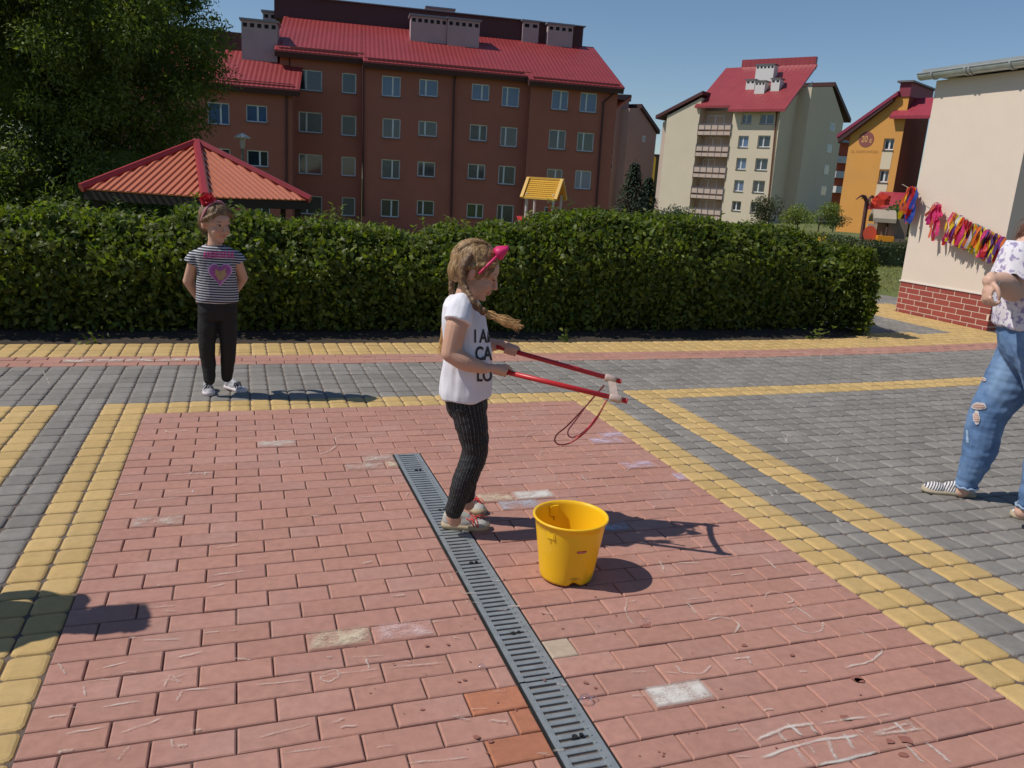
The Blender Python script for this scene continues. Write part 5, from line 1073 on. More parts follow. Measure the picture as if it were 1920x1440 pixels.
# ================================================================ people
def limb(pts, rad, n=12, sub=5, caps=True):
    """smooth tapering tube with rounded ends through the joints"""
    P = spline(pts, sub) if len(pts) > 2 else np.array([np.asarray(pts[0], float)+(np.asarray(pts[1], float)-np.asarray(pts[0], float))*t for t in np.linspace(0, 1, sub+1)])
    k = len(pts); tt = np.linspace(0, k-1, len(P)); R = np.interp(tt, range(k), rad)
    if caps:
        d0 = P[0]-P[1]; d0 /= np.linalg.norm(d0); d1 = P[-1]-P[-2]; d1 /= np.linalg.norm(d1); e = [.35, .7, .93]
        P = np.vstack([[P[0]+d0*R[0]*q for q in e[::-1]], P, [P[-1]+d1*R[-1]*q for q in e]]); g = [math.sqrt(1-q*q) for q in e]; R = np.concatenate([[R[0]*q for q in g[::-1]], R, [R[-1]*q for q in g]])
    return tube_vf(P, R, n, True)
def loft(secs, n=28, pw=2.3):
    """secs: (centre, axisA, a, axisB, b) rings joined into a closed body"""
    v = []; f = []
    for c, A, a, B, b in secs:
        for j in range(n):
            t = 2*math.pi*j/n; cc, ss = math.cos(t), math.sin(t); v.append(np.asarray(c)+np.asarray(A)*a*math.copysign(abs(cc)**(2/pw), cc)+np.asarray(B)*b*math.copysign(abs(ss)**(2/pw), ss))
    k = len(secs)
    for i in range(k-1):
        for j in range(n): f.append((i*n+j, i*n+(j+1) % n, (i+1)*n+(j+1) % n, (i+1)*n+j))
    f.append(tuple(range(n-1, -1, -1))); f.append(tuple(range((k-1)*n, k*n))); return v, f
def blob(name, shapes, m, parent, vox=.004, sm=4, disp=None, post=None):
    """union of closed shapes grown into ONE continuous surface"""
    b = MB(); [b.add(*s) for s in shapes]; me = bpy.data.meshes.new('tmp'); me.from_pydata([tuple(map(float, p)) for p in b.v], [], b.f); o = bpy.data.objects.new('tmp', me); COL.objects.link(o)
    r = o.modifiers.new('r', 'REMESH'); r.mode = 'VOXEL'; r.voxel_size = vox
    if sm: s = o.modifiers.new('s', 'SMOOTH'); s.factor = .5; s.iterations = sm
    dg = bpy.context.evaluated_depsgraph_get(); nm = bpy.data.meshes.new_from_object(o.evaluated_get(dg)); bpy.data.objects.remove(o); bpy.data.meshes.remove(me); nm.name = name
    n = len(nm.vertices); V = np.zeros(n*3, np.float32); nm.vertices.foreach_get('co', V); V = V.reshape(-1, 3)
    if disp is not None:
        N = np.zeros(n*3, np.float32); nm.vertices.foreach_get('normal', N); N = N.reshape(-1, 3); V = V+N*np.array([disp(Vector(p)) for p in V.astype(float)], np.float32)[:, None]; nm.vertices.foreach_set('co', V.ravel())
    if post is not None: post(nm, V.astype(float))
    nm.materials.clear(); nm.materials.append(m); nm.polygons.foreach_set('use_smooth', np.ones(len(nm.polygons), dtype=bool)); nm.update(); ob = bpy.data.objects.new(name, nm); link(ob, parent)
    if parent is not None: rel(ob)
    return ob
def folds(amp, sc, dirv=(1, 1, .35), seed=0.0):
    return lambda p: amp*(pnoise(Vector((p.x*sc*dirv[0]+seed, p.y*sc*dirv[1], p.z*sc*dirv[2])))+.5*pnoise(Vector((p.x*sc*2.2*dirv[0]+seed, p.y*sc*2.2*dirv[1]+3, p.z*sc*2.0*dirv[2]))))
class Fig:
    """a person: landmarks are read from the photo on the upright plane where the person stands"""
    def __init__(s, gx, gy):
        s.o = np.array([gx, gy, 0.0]); d = s.o-CAM; d[2] = 0; s.D = d/np.linalg.norm(d); s.R = np.array([s.D[1], -s.D[0], 0])
    def p(s, x, y, d=0.0): return on_plane(x, y, s.o+s.D*d, s.D)
def skin_mat(name, col):
    m = mat(name, col, .5, .04, 12, sss=.12, spec=.35); t = m.node_tree; p = t.nodes['Principled BSDF']; a = _n(t, 'ShaderNodeAttribute', attribute_name='tint'); src = p.inputs['Base Color'].links[0].from_socket; mx = _n(t, 'ShaderNodeMix', data_type='RGBA', blend_type='MULTIPLY'); mx.inputs['Factor'].default_value = 1.0; t.links.new(src, mx.inputs[6]); t.links.new(a.outputs['Color'], mx.inputs[7]); t.links.new(mx.outputs[2], p.inputs['Base Color']); return m
def hair_mat(name, c1, c2):
    m = mat(name, c1, .5, .3, 40, spec=.4); t = m.node_tree; p = t.nodes['Principled BSDF']; L = t.links.new; tc = _n(t, 'ShaderNodeTexCoord'); vm = _n(t, 'ShaderNodeVectorMath', operation='MULTIPLY'); vm.inputs[1].default_value = (160, 160, 28); g = _n(t, 'ShaderNodeNewGeometry'); L(g.outputs['Position'], vm.inputs[0]); n = _n(t, 'ShaderNodeTexNoise'); n.inputs['Scale'].default_value = 1; n.inputs['Detail'].default_value = 3; L(vm.outputs[0], n.inputs['Vector']); r = _n(t, 'ShaderNodeMapRange'); r.inputs[1].default_value = .35; r.inputs[2].default_value = .65; L(n.outputs[0], r.inputs[0]); mx = _n(t, 'ShaderNodeMix', data_type='RGBA'); L(r.outputs[0], mx.inputs['Factor']); mx.inputs[6].default_value = (*c1, 1); mx.inputs[7].default_value = (*c2, 1); L(mx.outputs[2], p.inputs['Base Color']); b = _n(t, 'ShaderNodeBump'); b.inputs['Strength'].default_value = .8; b.inputs['Distance'].default_value = .004; L(n.outputs[0], b.inputs['Height']); L(b.outputs[0], p.inputs['Normal']); return m
def stripe_mat(name, c1, c2, axis, period, duty, rough=.8):
    m = mat(name, c1, rough, .06, 20, .25, 250); t = m.node_tree; p = t.nodes['Principled BSDF']; L = t.links.new; g = _n(t, 'ShaderNodeNewGeometry'); d = _n(t, 'ShaderNodeVectorMath', operation='DOT_PRODUCT'); L(g.outputs['Position'], d.inputs[0]); d.inputs[1].default_value = axis; q = _n(t, 'ShaderNodeMath', operation='MULTIPLY'); L(d.outputs['Value'], q.inputs[0]); q.inputs[1].default_value = 1/period; f = _n(t, 'ShaderNodeMath', operation='FRACT'); L(q.outputs[0], f.inputs[0]); c = _n(t, 'ShaderNodeMath', operation='LESS_THAN'); L(f.outputs[0], c.inputs[0]); c.inputs[1].default_value = duty; mx = _n(t, 'ShaderNodeMix', data_type='RGBA'); L(c.outputs[0], mx.inputs['Factor']); mx.inputs[6].default_value = (*c1, 1); mx.inputs[7].default_value = (*c2, 1); L(mx.outputs[2], p.inputs['Base Color']); return m
def head_shapes(H, f, u, l, k=1.0):
    """skull, brow, cheeks, nose, lips, chin and ears in the head's own axes"""
    ax = (f, l, u); c = lambda a, b, d=0.0: H+f*a*k+u*b*k+l*d*k; s = []
    s.append(ell(c(-.012, .022), (.086*k, .069*k, .080*k), ax)); s.append(ell(c(.030, .020), (.052*k, .056*k, .050*k), ax)); s.append(ell(c(.026, -.032), (.052*k, .053*k, .066*k), ax)); s.append(ell(c(.046, -.078), (.026*k, .026*k, .020*k), ax))
    for d in (-1, 1):
        s.append(ell(c(.047, -.036, .027*d), (.030*k, .026*k, .029*k), ax)); s.append(ell(c(-.008, -.012, .070*d), (.015*k, .008*k, .026*k), ax)); s.append(ell(c(.060, .012, .026*d), (.018*k, .022*k, .010*k), ax)); s.append(ell(c(.080, -.037, .008*d), (.007*k, .006*k, .006*k), ax))
    s.append(limb([c(.076, .004), c(.086, -.016), c(.093, -.031)], [.007*k, .008*k, .0095*k], 10, 3)); s.append(ell(c(.0785, -.052), (.008*k, .020*k, .0055*k), ax)); s.append(ell(c(.076, -.062), (.009*k, .017*k, .006*k), ax)); s.append(ell(c(.066, -.086), (.012*k, .014*k, .010*k), ax))
    return s, c
def face_tint(c, brow=True, k=1.0, hands=()):
    mouth = c(.082, -.057); ch = [c(.068, -.034, .034), c(.068, -.034, -.034)]; ears = [c(-.005, -.012, .074), c(-.005, -.012, -.074)]; brows = [c(.074, .020, .028), c(.074, .020, -.028)]; nose = c(.098, -.032); ax = None
    lv = c(0, 0, 1)-c(0, 0); lv = lv/np.linalg.norm(lv); uv = c(0, 1)-c(0, 0); uv = uv/np.linalg.norm(uv)
    def post(me, V):
        C = np.ones((len(V), 4)); 
        def paint(ctr, ra, rb, col, s=1.0):
            d = V-ctr; q = np.sqrt((d@lv/ra)**2+(d@uv/rb)**2+((np.linalg.norm(d, axis=1))/(3*max(ra, rb)))**2); w = np.clip(1.25-q, 0, 1)*s; C[:, :3] = C[:, :3]*(1-w[:, None])+np.array(col)*w[:, None]
        paint(mouth, .021*k, .0085*k, (.82, .42, .42)); [paint(q, .02*k, .016*k, (1.0, .72, .66), .7) for q in ch]; [paint(q, .02*k, .02*k, (1.05, .75, .68), .5) for q in ears]; paint(nose, .011*k, .011*k, (1.0, .78, .72), .5)
        if brow: [paint(q, .016*k, .0042*k, (.48, .36, .28), .85) for q in brows]
        at = me.attributes.new('tint', 'FLOAT_COLOR', 'POINT'); at.data.foreach_set('color', C.astype(np.float32).ravel())
    return post
def eyes(c, f, l, u, parent, closed, k=1.0):
    wm = mat('eye_white', (.62, .60, .58), .25); im = mat('iris_brown', (.05, .03, .02), .15); lm = mat('eyelash_dark', (.05, .03, .022), .7)
    for d in (-1, 1):
        e = c(.0735, -.002, .029*d)
        if not closed:
            o = mesh('eye', *ell(e-f*.0035*k, (.0075*k, .0115*k, .0055*k), (f, l, u), 12, 8), wm, parent, True); rel(o); i = mesh('iris', *ell(e+f*.0032*k, (.0022*k, .0052*k, .0050*k), (f, l, u), 12, 8), im, o, True)
        v, fc = limb([e+f*-.002*k-l*.013*k*d*-1+u*.000*k, e+f*.0045*k+u*(.0048 if not closed else -.002)*k, e-f*.002*k-l*.013*k*d+u*.000*k], [.0012*k, .0022*k, .0014*k], 6, 4); rel(mesh('eyelid', v, fc, lm, parent, True))
def grip_hand(W, G, sd, palm_n, k=1.0, thumb_fwd=True):
    """hand closed on a stick: W wrist, G grip centre on the stick, sd stick direction, palm_n from stick to the back of the hand"""
    sd = sd/np.linalg.norm(sd); n = palm_n-sd*np.dot(palm_n, sd); n /= np.linalg.norm(n); b = np.cross(sd, n); S = []; C = G+n*.019*k
    S.append(ell(C, (.036*k, .022*k, .014*k), (sd, b, n))); S.append(limb([W, (W+C)/2+n*.004*k, C], [.020*k, .019*k, .016*k], 12, 4))
    lens = (.92, 1.05, 1.0, .82)
    for i in range(4):
        o = G+sd*(.024-.0155*i)*k; pts = []
        for t in np.linspace(-25, 235*lens[i], 9):
            a = math.radians(t); pts.append(o+(n*math.cos(a)+b*math.sin(a))*(.0172*k)+n*.001)
        S.append(limb(pts, np.linspace(.0082, .0066, 9)*k, 8, 2))
    tb = C+sd*.012*k-b*.016*k; S.append(limb([tb, tb+sd*.016*k-b*.006*k-n*.008*k, G+sd*.046*k-b*.012*k-n*.002*k, G+sd*.062*k-b*.005*k+n*.004*k], [.0105*k, .0095*k, .0085*k, .007*k], 8, 4)); return S
def open_hand(W, d, n, k=1.0, curl=.5, flip=1):
    """relaxed hand: wrist W, finger direction d, back-of-hand normal n; slightly curled fingers and a side thumb"""
    d = d/np.linalg.norm(d); n = n-d*np.dot(n, d); n /= np.linalg.norm(n); s = np.cross(d, n)*flip; S = []; C = W+d*.045*k; S.append(ell(C, (.045*k, .033*k, .015*k), (d, s, n))); S.append(limb([W-d*.02*k, C], [.022*k, .02*k], 10, 3))
    for i, L in enumerate((.058, .066, .062, .048)):
        b = C+d*.034*k+s*(.024-.0155*i)*k; pts = [b]; a = 0.0; dd = d
        for q in (.42, .33, .25): a += curl*.75; dd = d*math.cos(a)-n*math.sin(a); pts.append(pts[-1]+dd*L*q*k)
        S.append(limb(pts, [.0085*k, .008*k, .0075*k, .0062*k], 8, 3))
    b = W+d*.018*k+s*.024*k; S.append(limb([b, b+d*.020*k+s*.020*k-n*.006*k, b+d*.044*k+s*.026*k-n*.016*k, b+d*.062*k+s*.022*k-n*.024*k], [.012*k, .0105*k, .009*k, .0068*k], 8, 3)); return S
def leg_stripes(axes, N):
    """store the angle round the nearest leg so that pinstripes can follow the leg"""
    segs = [(np.asarray(a[i]), np.asarray(a[i+1])) for a in axes for i in range(len(a)-1)]
    def post(me, V):
        best = np.full(len(V), 1e9); ang = np.zeros(len(V))
        for A, B in segs:
            d = B-A; t = np.clip(((V-A)@d)/(d@d), 0, 1); q = V-(A+t[:, None]*d); r = np.linalg.norm(q, axis=1); w = r < best; best = np.where(w, r, best); ang = np.where(w, np.arctan2(q@np.array([0, 1, 0]), q@np.array([1, 0, 0])), ang)
        at = me.attributes.new('ang', 'FLOAT', 'POINT'); at.data.foreach_set('value', (ang/(2*math.pi)*N).astype(np.float32))
    return post
def pin_mat():
    m = mat('pinstripe_black', (.012, .012, .013), .75, .1, 20, .3, 200); t = m.node_tree; p = t.nodes['Principled BSDF']; L = t.links.new; a = _n(t, 'ShaderNodeAttribute', attribute_name='ang'); f = _n(t, 'ShaderNodeMath', operation='FRACT'); L(a.outputs['Fac'], f.inputs[0]); c = _n(t, 'ShaderNodeMath', operation='LESS_THAN'); L(f.outputs[0], c.inputs[0]); c.inputs[1].default_value = .10; n = _n(t, 'ShaderNodeTexNoise'); n.inputs['Scale'].default_value = 180; g = _n(t, 'ShaderNodeNewGeometry'); L(g.outputs['Position'], n.inputs['Vector']); n2 = _n(t, 'ShaderNodeMath', operation='GREATER_THAN'); L(n.outputs[0], n2.inputs[0]); n2.inputs[1].default_value = .45; mu = _n(t, 'ShaderNodeMath', operation='MULTIPLY'); L(c.outputs[0], mu.inputs[0]); L(n2.outputs[0], mu.inputs[1]); mx = _n(t, 'ShaderNodeMix', data_type='RGBA'); L(mu.outputs[0], mx.inputs['Factor']); mx.inputs[6].default_value = (.011, .011, .012, 1); mx.inputs[7].default_value = (.15, .15, .15, 1); L(mx.outputs[2], p.inputs['Base Color']); return m
def shoe(root, heel, d, L, mats, lace=None, wid=1.0, low=False, stripes=False):
    """low trainer: sole, upper, tongue opening, laces; heel on the ground, d pointing to the toe"""
    d = np.array([d[0], d[1], 0.0]); d /= np.linalg.norm(d); s = np.array([-d[1], d[0], 0]); k = L/.2*1.0; P = lambda a, b, z: np.asarray(heel)+d*a*k+s*b*k*wid+UP*z*k; up, sole = mats
    out = [(.0, -.018), (.012, -.028), (.05, -.030), (.10, -.032), (.145, -.037), (.175, -.032), (.193, -.018), (.2, 0), (.193, .02), (.175, .033), (.145, .037), (.10, .031), (.05, .029), (.012, .027), (0, .017), (-.004, 0)]
    hs = .024 if not low else .017; v = [P(a, b, .002) for a, b in out]+[P(.1+(a-.1)*1.02, b*1.05, hs*.55) for a, b in out]+[P(a, b, hs+(.006 if a > .18 else 0)) for a, b in out]; n = len(out); f = [tuple(range(n-1, -1, -1)), tuple(range(2*n, 3*n))]+[(q*n+i, q*n+(i+1) % n, (q+1)*n+(i+1) % n, (q+1)*n+i) for q in (0, 1) for i in range(n)]
    so_ = rel(mesh('sole', v, f, sole, root, True)); ax = (d, s, UP); hh = 1.0 if not low else .62
    sh = [ell(P(.035, 0, .035*hh), (.036*k, .029*k*wid, .042*k*hh), ax), ell(P(.09, 0, .026*hh), (.06*k, .031*k*wid, .036*k*hh), ax), ell(P(.15, 0, .018), (.045*k, .034*k*wid, .026*k), ax), limb([P(.03, 0, .05*hh), P(.055, 0, .058*hh), P(.10, 0, .047*hh)], [.028*k, .026*k, .022*k], 12, 3)]
    b = blob('upper', sh, up, root, .004, 3)
    if lace is not None:
        r = random.Random(int(L*1e4)+int(heel[0]*1e3)); q = MB()
        for i in range(15):
            a = P(.085+.05*r.random(), r.uniform(-.012, .012), .058-.012*r.random()); e = a+d*k*r.uniform(.005, .05)+s*k*r.uniform(-.045, .03)+UP*k*r.uniform(-.035, .0); m_ = (a+e)/2+UP*.012*k; q.tube(spline([a, m_, e], 4), .0022*k, 5)
        for i in range(4): q.tube([P(.085+.016*i, -.018, .050-.006*i), P(.09+.016*i, 0, .058-.007*i), P(.085+.016*i, .018, .050-.006*i)], .0028*k, 5)
        o = rel(q.build('laces', lace, root, True)); o['kind'] = 'stuff'
    return b
def braid(path, r0, r1, n=9):
    P = spline(path, 12); T, N, B = frames(P); S = []; m = len(P)
    for i in range(0, m, 2):
        t = i/(m-1); r = r0+(r1-r0)*t; w = math.sin(i*.55)*r*.55; S.append(ell(P[i]+N[i]*w, (r*.85, r*.8, r*1.0), (N[i], B[i], T[i]), 10, 6)); S.append(ell(P[i]-N[i]*w, (r*.8, r*.75, r*1.0), (N[i], B[i], T[i]), 10, 6))
    return S
def strands(paths, m, parent, name, seed, n=40, spread=.006, r=.0011):
    q = MB(); R = random.Random(seed)
    for k in range(n):
        pts = [np.asarray(p)+np.array([R.gauss(0, spread*s), R.gauss(0, spread*s), R.gauss(0, spread*s)]) for p, s in paths]; P = spline(pts, 4); q.tube(P, np.linspace(r, r*.35, len(P)), 5, False)
    o = rel(q.build(name, m, parent, True)); o['kind'] = 'stuff'; return o
SKIN = skin_mat('child_skin', (.56, .325, .225)); SKIN2 = skin_mat('adult_skin', (.60, .37, .27))
white_cloth = mat('white_jersey', (.72, .70, .74), .85, .03, 10, .25, 260); black_print = mat('black_print', (.02, .015, .02), .7); black_cloth = mat('black_leggings', (.013, .012, .012), .75, .15, 15, .3, 220)
# ---------------------------------------------------------------- bubble wand
wand_near = (np.array([1.895, -2.19, .630])); wand_far = np.array([1.995, -1.93, .638])
G1 = Fig(1.375, -1.835)
HN = G1.p(938, 695, -.115); HFar = G1.p(957, 657, .115)
def wand():
    root = empty('bubble_wand', HN*.5+HFar*.5); tag(root, 'pair of red sticks joined by tape and dangling red cords held over bucket', 'bubble wand'); rm = mat('red_stick', (.52, .018, .022), .38, .05, 10, spec=.5); tp = mat('cloudy_tape', (.62, .52, .52), .35, .15, 60, .5, 120, trans=.4); cm = mat('red_cord', (.42, .06, .04), .7); ck = mat('twisted_pink_cord', (.62, .12, .12), .5, .4, 300)
    for H, Tp, bk in ((HN, wand_near, .03), (HFar, wand_far, .06)):
        d = (Tp-H)/np.linalg.norm(Tp-H); a = H-d*bk; b = Tp; q = MB(); q.tube([a, b], .0098, 14); rel(q.build('stick', rm, root, True)); q = MB(); L = np.linalg.norm(b-a)
        q.tube([b-d*.066, b-d*.058, b-d*.04, b-d*.026, b-d*.018], [.0115, .0165, .0155, .017, .012], 12); rel(q.build('tape_wrap', tp, root, True)); q = MB(); q.tube([b-d*.002, b+d*.004], [.0105, .0095], 12); rel(q.build('end_cap', rm, root, True))
    a = wand_far-UP*.002+(wand_near-wand_far)*.02; dn = (wand_near-HN)/np.linalg.norm(wand_near-HN); A, B = wand_far-dn*.035, wand_near-dn*.035; v = []
    for t in np.linspace(0, 1, 9): c = A+(B-A)*t-UP*.02*math.sin(math.pi*t); v += [c-dn*.016, c+dn*.017]
    rel(mesh('tape_band', v, [(2*i, 2*i+1, 2*i+3, 2*i+2) for i in range(8)], tp, root, True))
    def cord(px, d0, d1, m, r, nm): n = len(px); P = spline([G1.p(x, y, d0+(d1-d0)*i/(n-1)) for i, (x, y) in enumerate(px)], 8); q = MB(); q.tube(P, r, 7); rel(q.build(nm, m, root, True)); return P
    cord([(1133, 722), (1100, 760), (1065, 797), (1044, 815), (1041, 828), (1052, 834), (1072, 829), (1100, 808), (1122, 778), (1138, 750)], .09, -.19, cm, .0030, 'cord'); cord([(1131, 726), (1108, 750), (1078, 790), (1066, 806), (1066, 817), (1076, 820), (1094, 812), (1116, 790), (1137, 751)], .07, -.19, ck, .0028, 'cord'); cord([(1118, 783), (1108, 797), (1090, 814), (1078, 819)], -.13, -.08, mat('bright_red_cord', (.6, .03, .06), .6), .0042, 'cord')
wand()
def decal_fn(bv, off=.0016):
    o = Vector(CAM)
    def fn(px, py):
        d = Vector(ray(px, py)).normalized(); hit = bv.ray_cast(o, d)
        if hit[0] is None: return None
        n = hit[1] if hit[1].dot(d) < 0 else -hit[1]; return hit[0]+n*off-d*off
    return fn
def decal(bv, parent, name, m, polys, off=.0016, step=1.6):
    """flat print: photo outlines laid onto the cloth"""
    fn = decal_fn(bv, off); bm = bmesh.new()
    for poly in polys:
        vs = [bm.verts.new((x, y, 0)) for x, y in poly]; bm.faces.new(vs)
    bmesh.ops.triangulate(bm, faces=bm.faces)
    for _ in range(6):
        e = [q for q in bm.edges if q.calc_length() > step]
        if not e: break
        bmesh.ops.subdivide_edges(bm, edges=e, cuts=1); bmesh.ops.triangulate(bm, faces=bm.faces)
    kill = []
    for v in bm.verts:
        q = fn(v.co.x, v.co.y)
        if q is None: kill.append(v)
        else: v.co = q
    bmesh.ops.delete(bm, geom=kill, context='VERTS'); me = bpy.data.meshes.new(name); bm.to_mesh(me); bm.free(); me.materials.append(m); o = link(bpy.data.objects.new(name, me), parent); return o
def decal_text(bv, parent, s, px, py, hpx, sx, lean=.0, m=None):
    fn = decal_fn(bv); bad = Vector((0, 0, -50)); o = text_mesh(s, hpx/.70, 'shirt_lettering', m or black_print, parent, lambda x, y: (fn(px+x*sx-(y*lean), py-y) or bad), 2, hpx*.035)
    bm = bmesh.new(); bm.from_mesh(o.data); bmesh.ops.delete(bm, geom=[v for v in bm.verts if v.co.z < -10], context='VERTS'); bm.to_mesh(o.data); bm.free(); return o
# ---------------------------------------------------------------- girl with the wand
def girl_wand():
    G = G1; root = empty('person', (1.375, -1.835, 0)); tag(root, 'girl in white lettered T-shirt and pinstriped black leggings holding the red sticks', 'person')
    th = math.radians(14); f = G.R*math.cos(th)-G.D*math.sin(th); l = np.cross(UP, f); p = G.p
    # head: profile to the right, bent down
    pt = math.radians(-21); hy = math.radians(4); hf0 = G.R*math.cos(hy)-G.D*math.sin(hy); hf = hf0*math.cos(pt)+UP*math.sin(pt); hl = np.cross(UP, hf0); hu = np.cross(hf, hl); H = p(893, 507); k = 1.02
    hs, c = head_shapes(H, hf, hu, hl, k); sN = p(866, 572, -.105); eN = p(845, 662, -.150); wN = p(908, 690, -.130); sF = p(868, 572, .105); eF = p(885, 650, .165); wF = p(936, 646, .135); dN = wand_near-HN; dF = wand_far-HFar
    body = hs+[limb([p(871, 568), p(876, 545), p(884, 520)], [.046, .040, .042], 14, 4), loft([(p(872, y), l, a, f, b) for y, a, b in ((742, .10, .07), (690, .098, .072), (620, .104, .07), (580, .10, .058), (566, .06, .045))])]
    body += [limb([p(863, 580, -.11), p(856, 612, -.138), eN], [.036, .041, .036], 14, 5), limb([eN, p(872, 679, -.155), wN], [.036, .034, .0225], 14, 5), limb([p(870, 580, .11), eF], [.036, .034], 14, 4), limb([eF, p(912, 648, .16), wF], [.035, .031, .0215], 14, 5)]
    body += grip_hand(wN, HN, dN, UP*.6-G.D*.75-G.R*.1, .88)+grip_hand(wF, HFar, dF, UP*.8-G.D*.35, .88)
    aN = p(851, 958, -.075); aF = p(874, 931, .085); body += [limb([p(874, 735, -.045), p(884, 800, -.056), p(889, 848, -.06), p(868, 905, -.08), aN, p(852, 975, -.07)], [.05, .048, .036, .034, .030, .029], 12, 4), limb([p(876, 735, .045), p(887, 800, .055), p(892, 846, .055), p(877, 898, .07), aF, p(878, 945, .085)], [.05, .048, .036, .032, .028, .028], 12, 4)]
    blob('body', body, SKIN, root, .0034, 3, post=face_tint(c, True, k)); eyes(c, hf, hl, hu, root, True, k)
    # shirt
    S = [loft([(p(x, y), l, a, f, b) for y, x, b, a in ((557, 866, .044, .055), (562, 866, .058, .088), (570, 867, .068, .112), (590, 870, .078, .120), (620, 874, .085, .119), (660, 876, .091, .120), (700, 875, .095, .124), (730, 873, .098, .128), (741, 872.5, .097, .127), (743, 872.5, .090, .12))]), limb([p(868, 568, -.075), p(865, 576, -.108), p(857, 604, -.138)], [.044, .048, .053], 16, 4, False), limb([p(868, 570, .085), sF, p(872, 600, .14)], [.048, .052, .054], 16, 4, False)]
    shirt = blob('t_shirt', S, white_cloth, root, .0042, 3, folds(.0075, 15, (1, 1, .5), 2.0))
    bv = BVHTree.FromPolygons([v.co.copy() for v in shirt.data.vertices], [tuple(q.vertices) for q in shirt.data.polygons])
    decal_text(bv, shirt, 'I AM', 908.5, 631.5, 24, .60); decal_text(bv, shirt, 'CAP', 912, 664, 25, .64, lean=.02); decal_text(bv, shirt, 'LO', 908, 705, 22, .72)
    hem = MB(); 
    # leggings
    hipN = p(874, 755, -.048); hipF = p(876, 755, .048); kN = p(889, 848, -.06); kF = p(892, 846, .055); LN = [hipN, p(884, 800, -.056), kN, p(868, 905, -.08), aN]; LF = [hipF, p(887, 800, .055), kF, p(877, 898, .07), aF]
    L = [loft([(p(x, y), l, a, f, b) for y, x, a, b in ((715, 874, .098, .076), (740, 874, .104, .082), (765, 876, .102, .080), (780, 878, .085, .068))]), limb(LN, [.070, .063, .051, .046, .0355], 16, 6), limb(LF, [.070, .063, .050, .044, .0345], 16, 6)]
    blob('leggings', L, pin_mat(), root, .0042, 3, folds(.0030, 24, (.6, .6, 1.6), 5.), leg_stripes([LN, LF], 26))
    # shoes
    up = mat('grey_canvas', (.42, .40, .36), .8, .08, 40, .3, 300); sole = mat('gum_sole', (.42, .33, .21), .7, .1, 30); lace = mat('coral_laces', (.62, .07, .06), .6)
    h1 = gp(829, 987); t1 = gp(915, 993); shoe(root, h1, t1-h1, float(np.linalg.norm(t1-h1))*1.03, (up, sole), lace); h2 = gp(866, 938); t2 = gp(891, 957); shoe(root, h2, (t2-h2), .19, (up, sole), lace)
    # hair: cap drawn back from the forehead, two braids with loose tails
    h1m = hair_mat('honey_hair', (.15, .082, .034), (.40, .245, .105)); h2m = hair_mat('braid_hair', (.09, .048, .024), (.22, .125, .06)); tailm = mat('blonde_tail', (.62, .37, .15), .55, .2, 60)
    cap = [ell(c(-.020, .027), (.092*k, .075*k, .086*k), (hf, hl, hu)), ell(c(-.004, .060), (.064*k, .064*k, .046*k), (hf, hl, hu)), ell(c(-.06, -.012), (.045*k, .062*k, .060*k), (hf, hl, hu))]
    for d in (-1, 1): cap.append(limb([c(.056, .052, .040*d), c(.02, .035, .064*d), c(-.03, .010, .070*d)], [.012*k, .012*k, .014*k], 8, 4))
    blob('hair', cap, h1m, root, .004, 2, folds(.003, 60, (1, 1, .3), 1.))
    near = [c(-.045, .045, -.060), c(-.050, .010, -.072), c(-.040, -.030, -.073), c(-.012, -.066, -.078), p(886, 566, -.118), p(906, 584, -.122)]; blob('braid', braid(near, .0185, .0145), h2m, root, .003, 1)
    strands([(p(904, 583, -.122), .5), (p(924, 592, -.122), 1), (p(948, 603, -.122), 1.4), (p(972, 613, -.12), 1.5)], tailm, root, 'hair_tail', 3, 150, .0055, .0017)
    far = [c(-.05, .04, .05), c(-.075, .0, .06), c(-.085, -.045, .06), p(846, 560, .06), p(836, 590, .075)]; blob('braid', braid(far, .0185, .0145), h2m, root, .003, 1); strands([(p(836, 590, .075), .5), (p(831, 615, .08), 1), (p(829, 640, .08), 1.4), (p(826, 658, .08), 2)], tailm, root, 'hair_tail', 4, 70, .0045, .0016)
    wisps = [[c(.05, .06, -.03), c(.055, .03, -.055), c(.045, -.005, -.064)], [c(.04, .07, -.03), c(.03, .03, -.07), c(.02, -.02, -.072)], [c(-.02, .10, -.01), c(-.06, .09, -.02), c(-.10, .05, -.03)], [c(.0, .108, -.02), c(-.05, .10, -.04), c(-.095, .04, -.05)]]
    for i, w in enumerate(wisps): strands([(q, .8) for q in w], h1m, root, 'hair_wisps', 20+i, 14, .006, .0011)
    # headband with cat ears
    pk = mat('pink_satin', (.62, .02, .13), .5, .08, 30); q = MB(); P = [c(.015+.035*math.sin(a)*0+.045*math.sin(a), .000+.112*math.sin(a), -.078*math.cos(a)) for a in np.linspace(.02, math.pi-.02, 22)]; q.tube(P, .0052, 8); hb = rel(q.build('headband', pk, root, True))
    for d in (-1, 1):
        b = c(.054, .098, .032*d); e = hf*.55+hu*.8+hl*.2*d; e /= np.linalg.norm(e); sd = np.cross(e, hl); sd /= np.linalg.norm(sd); v = loft([(b+e*t*k, hl, w*k, sd, dd*k) for t, w, dd in ((-.014, .027, .024), (.0, .028, .0245), (.013, .021, .018), (.026, .0125, .011), (.037, .005, .0045))], 16, 2); o = mesh('cat_ear', *v, pk, hb, True)
girl_wand()
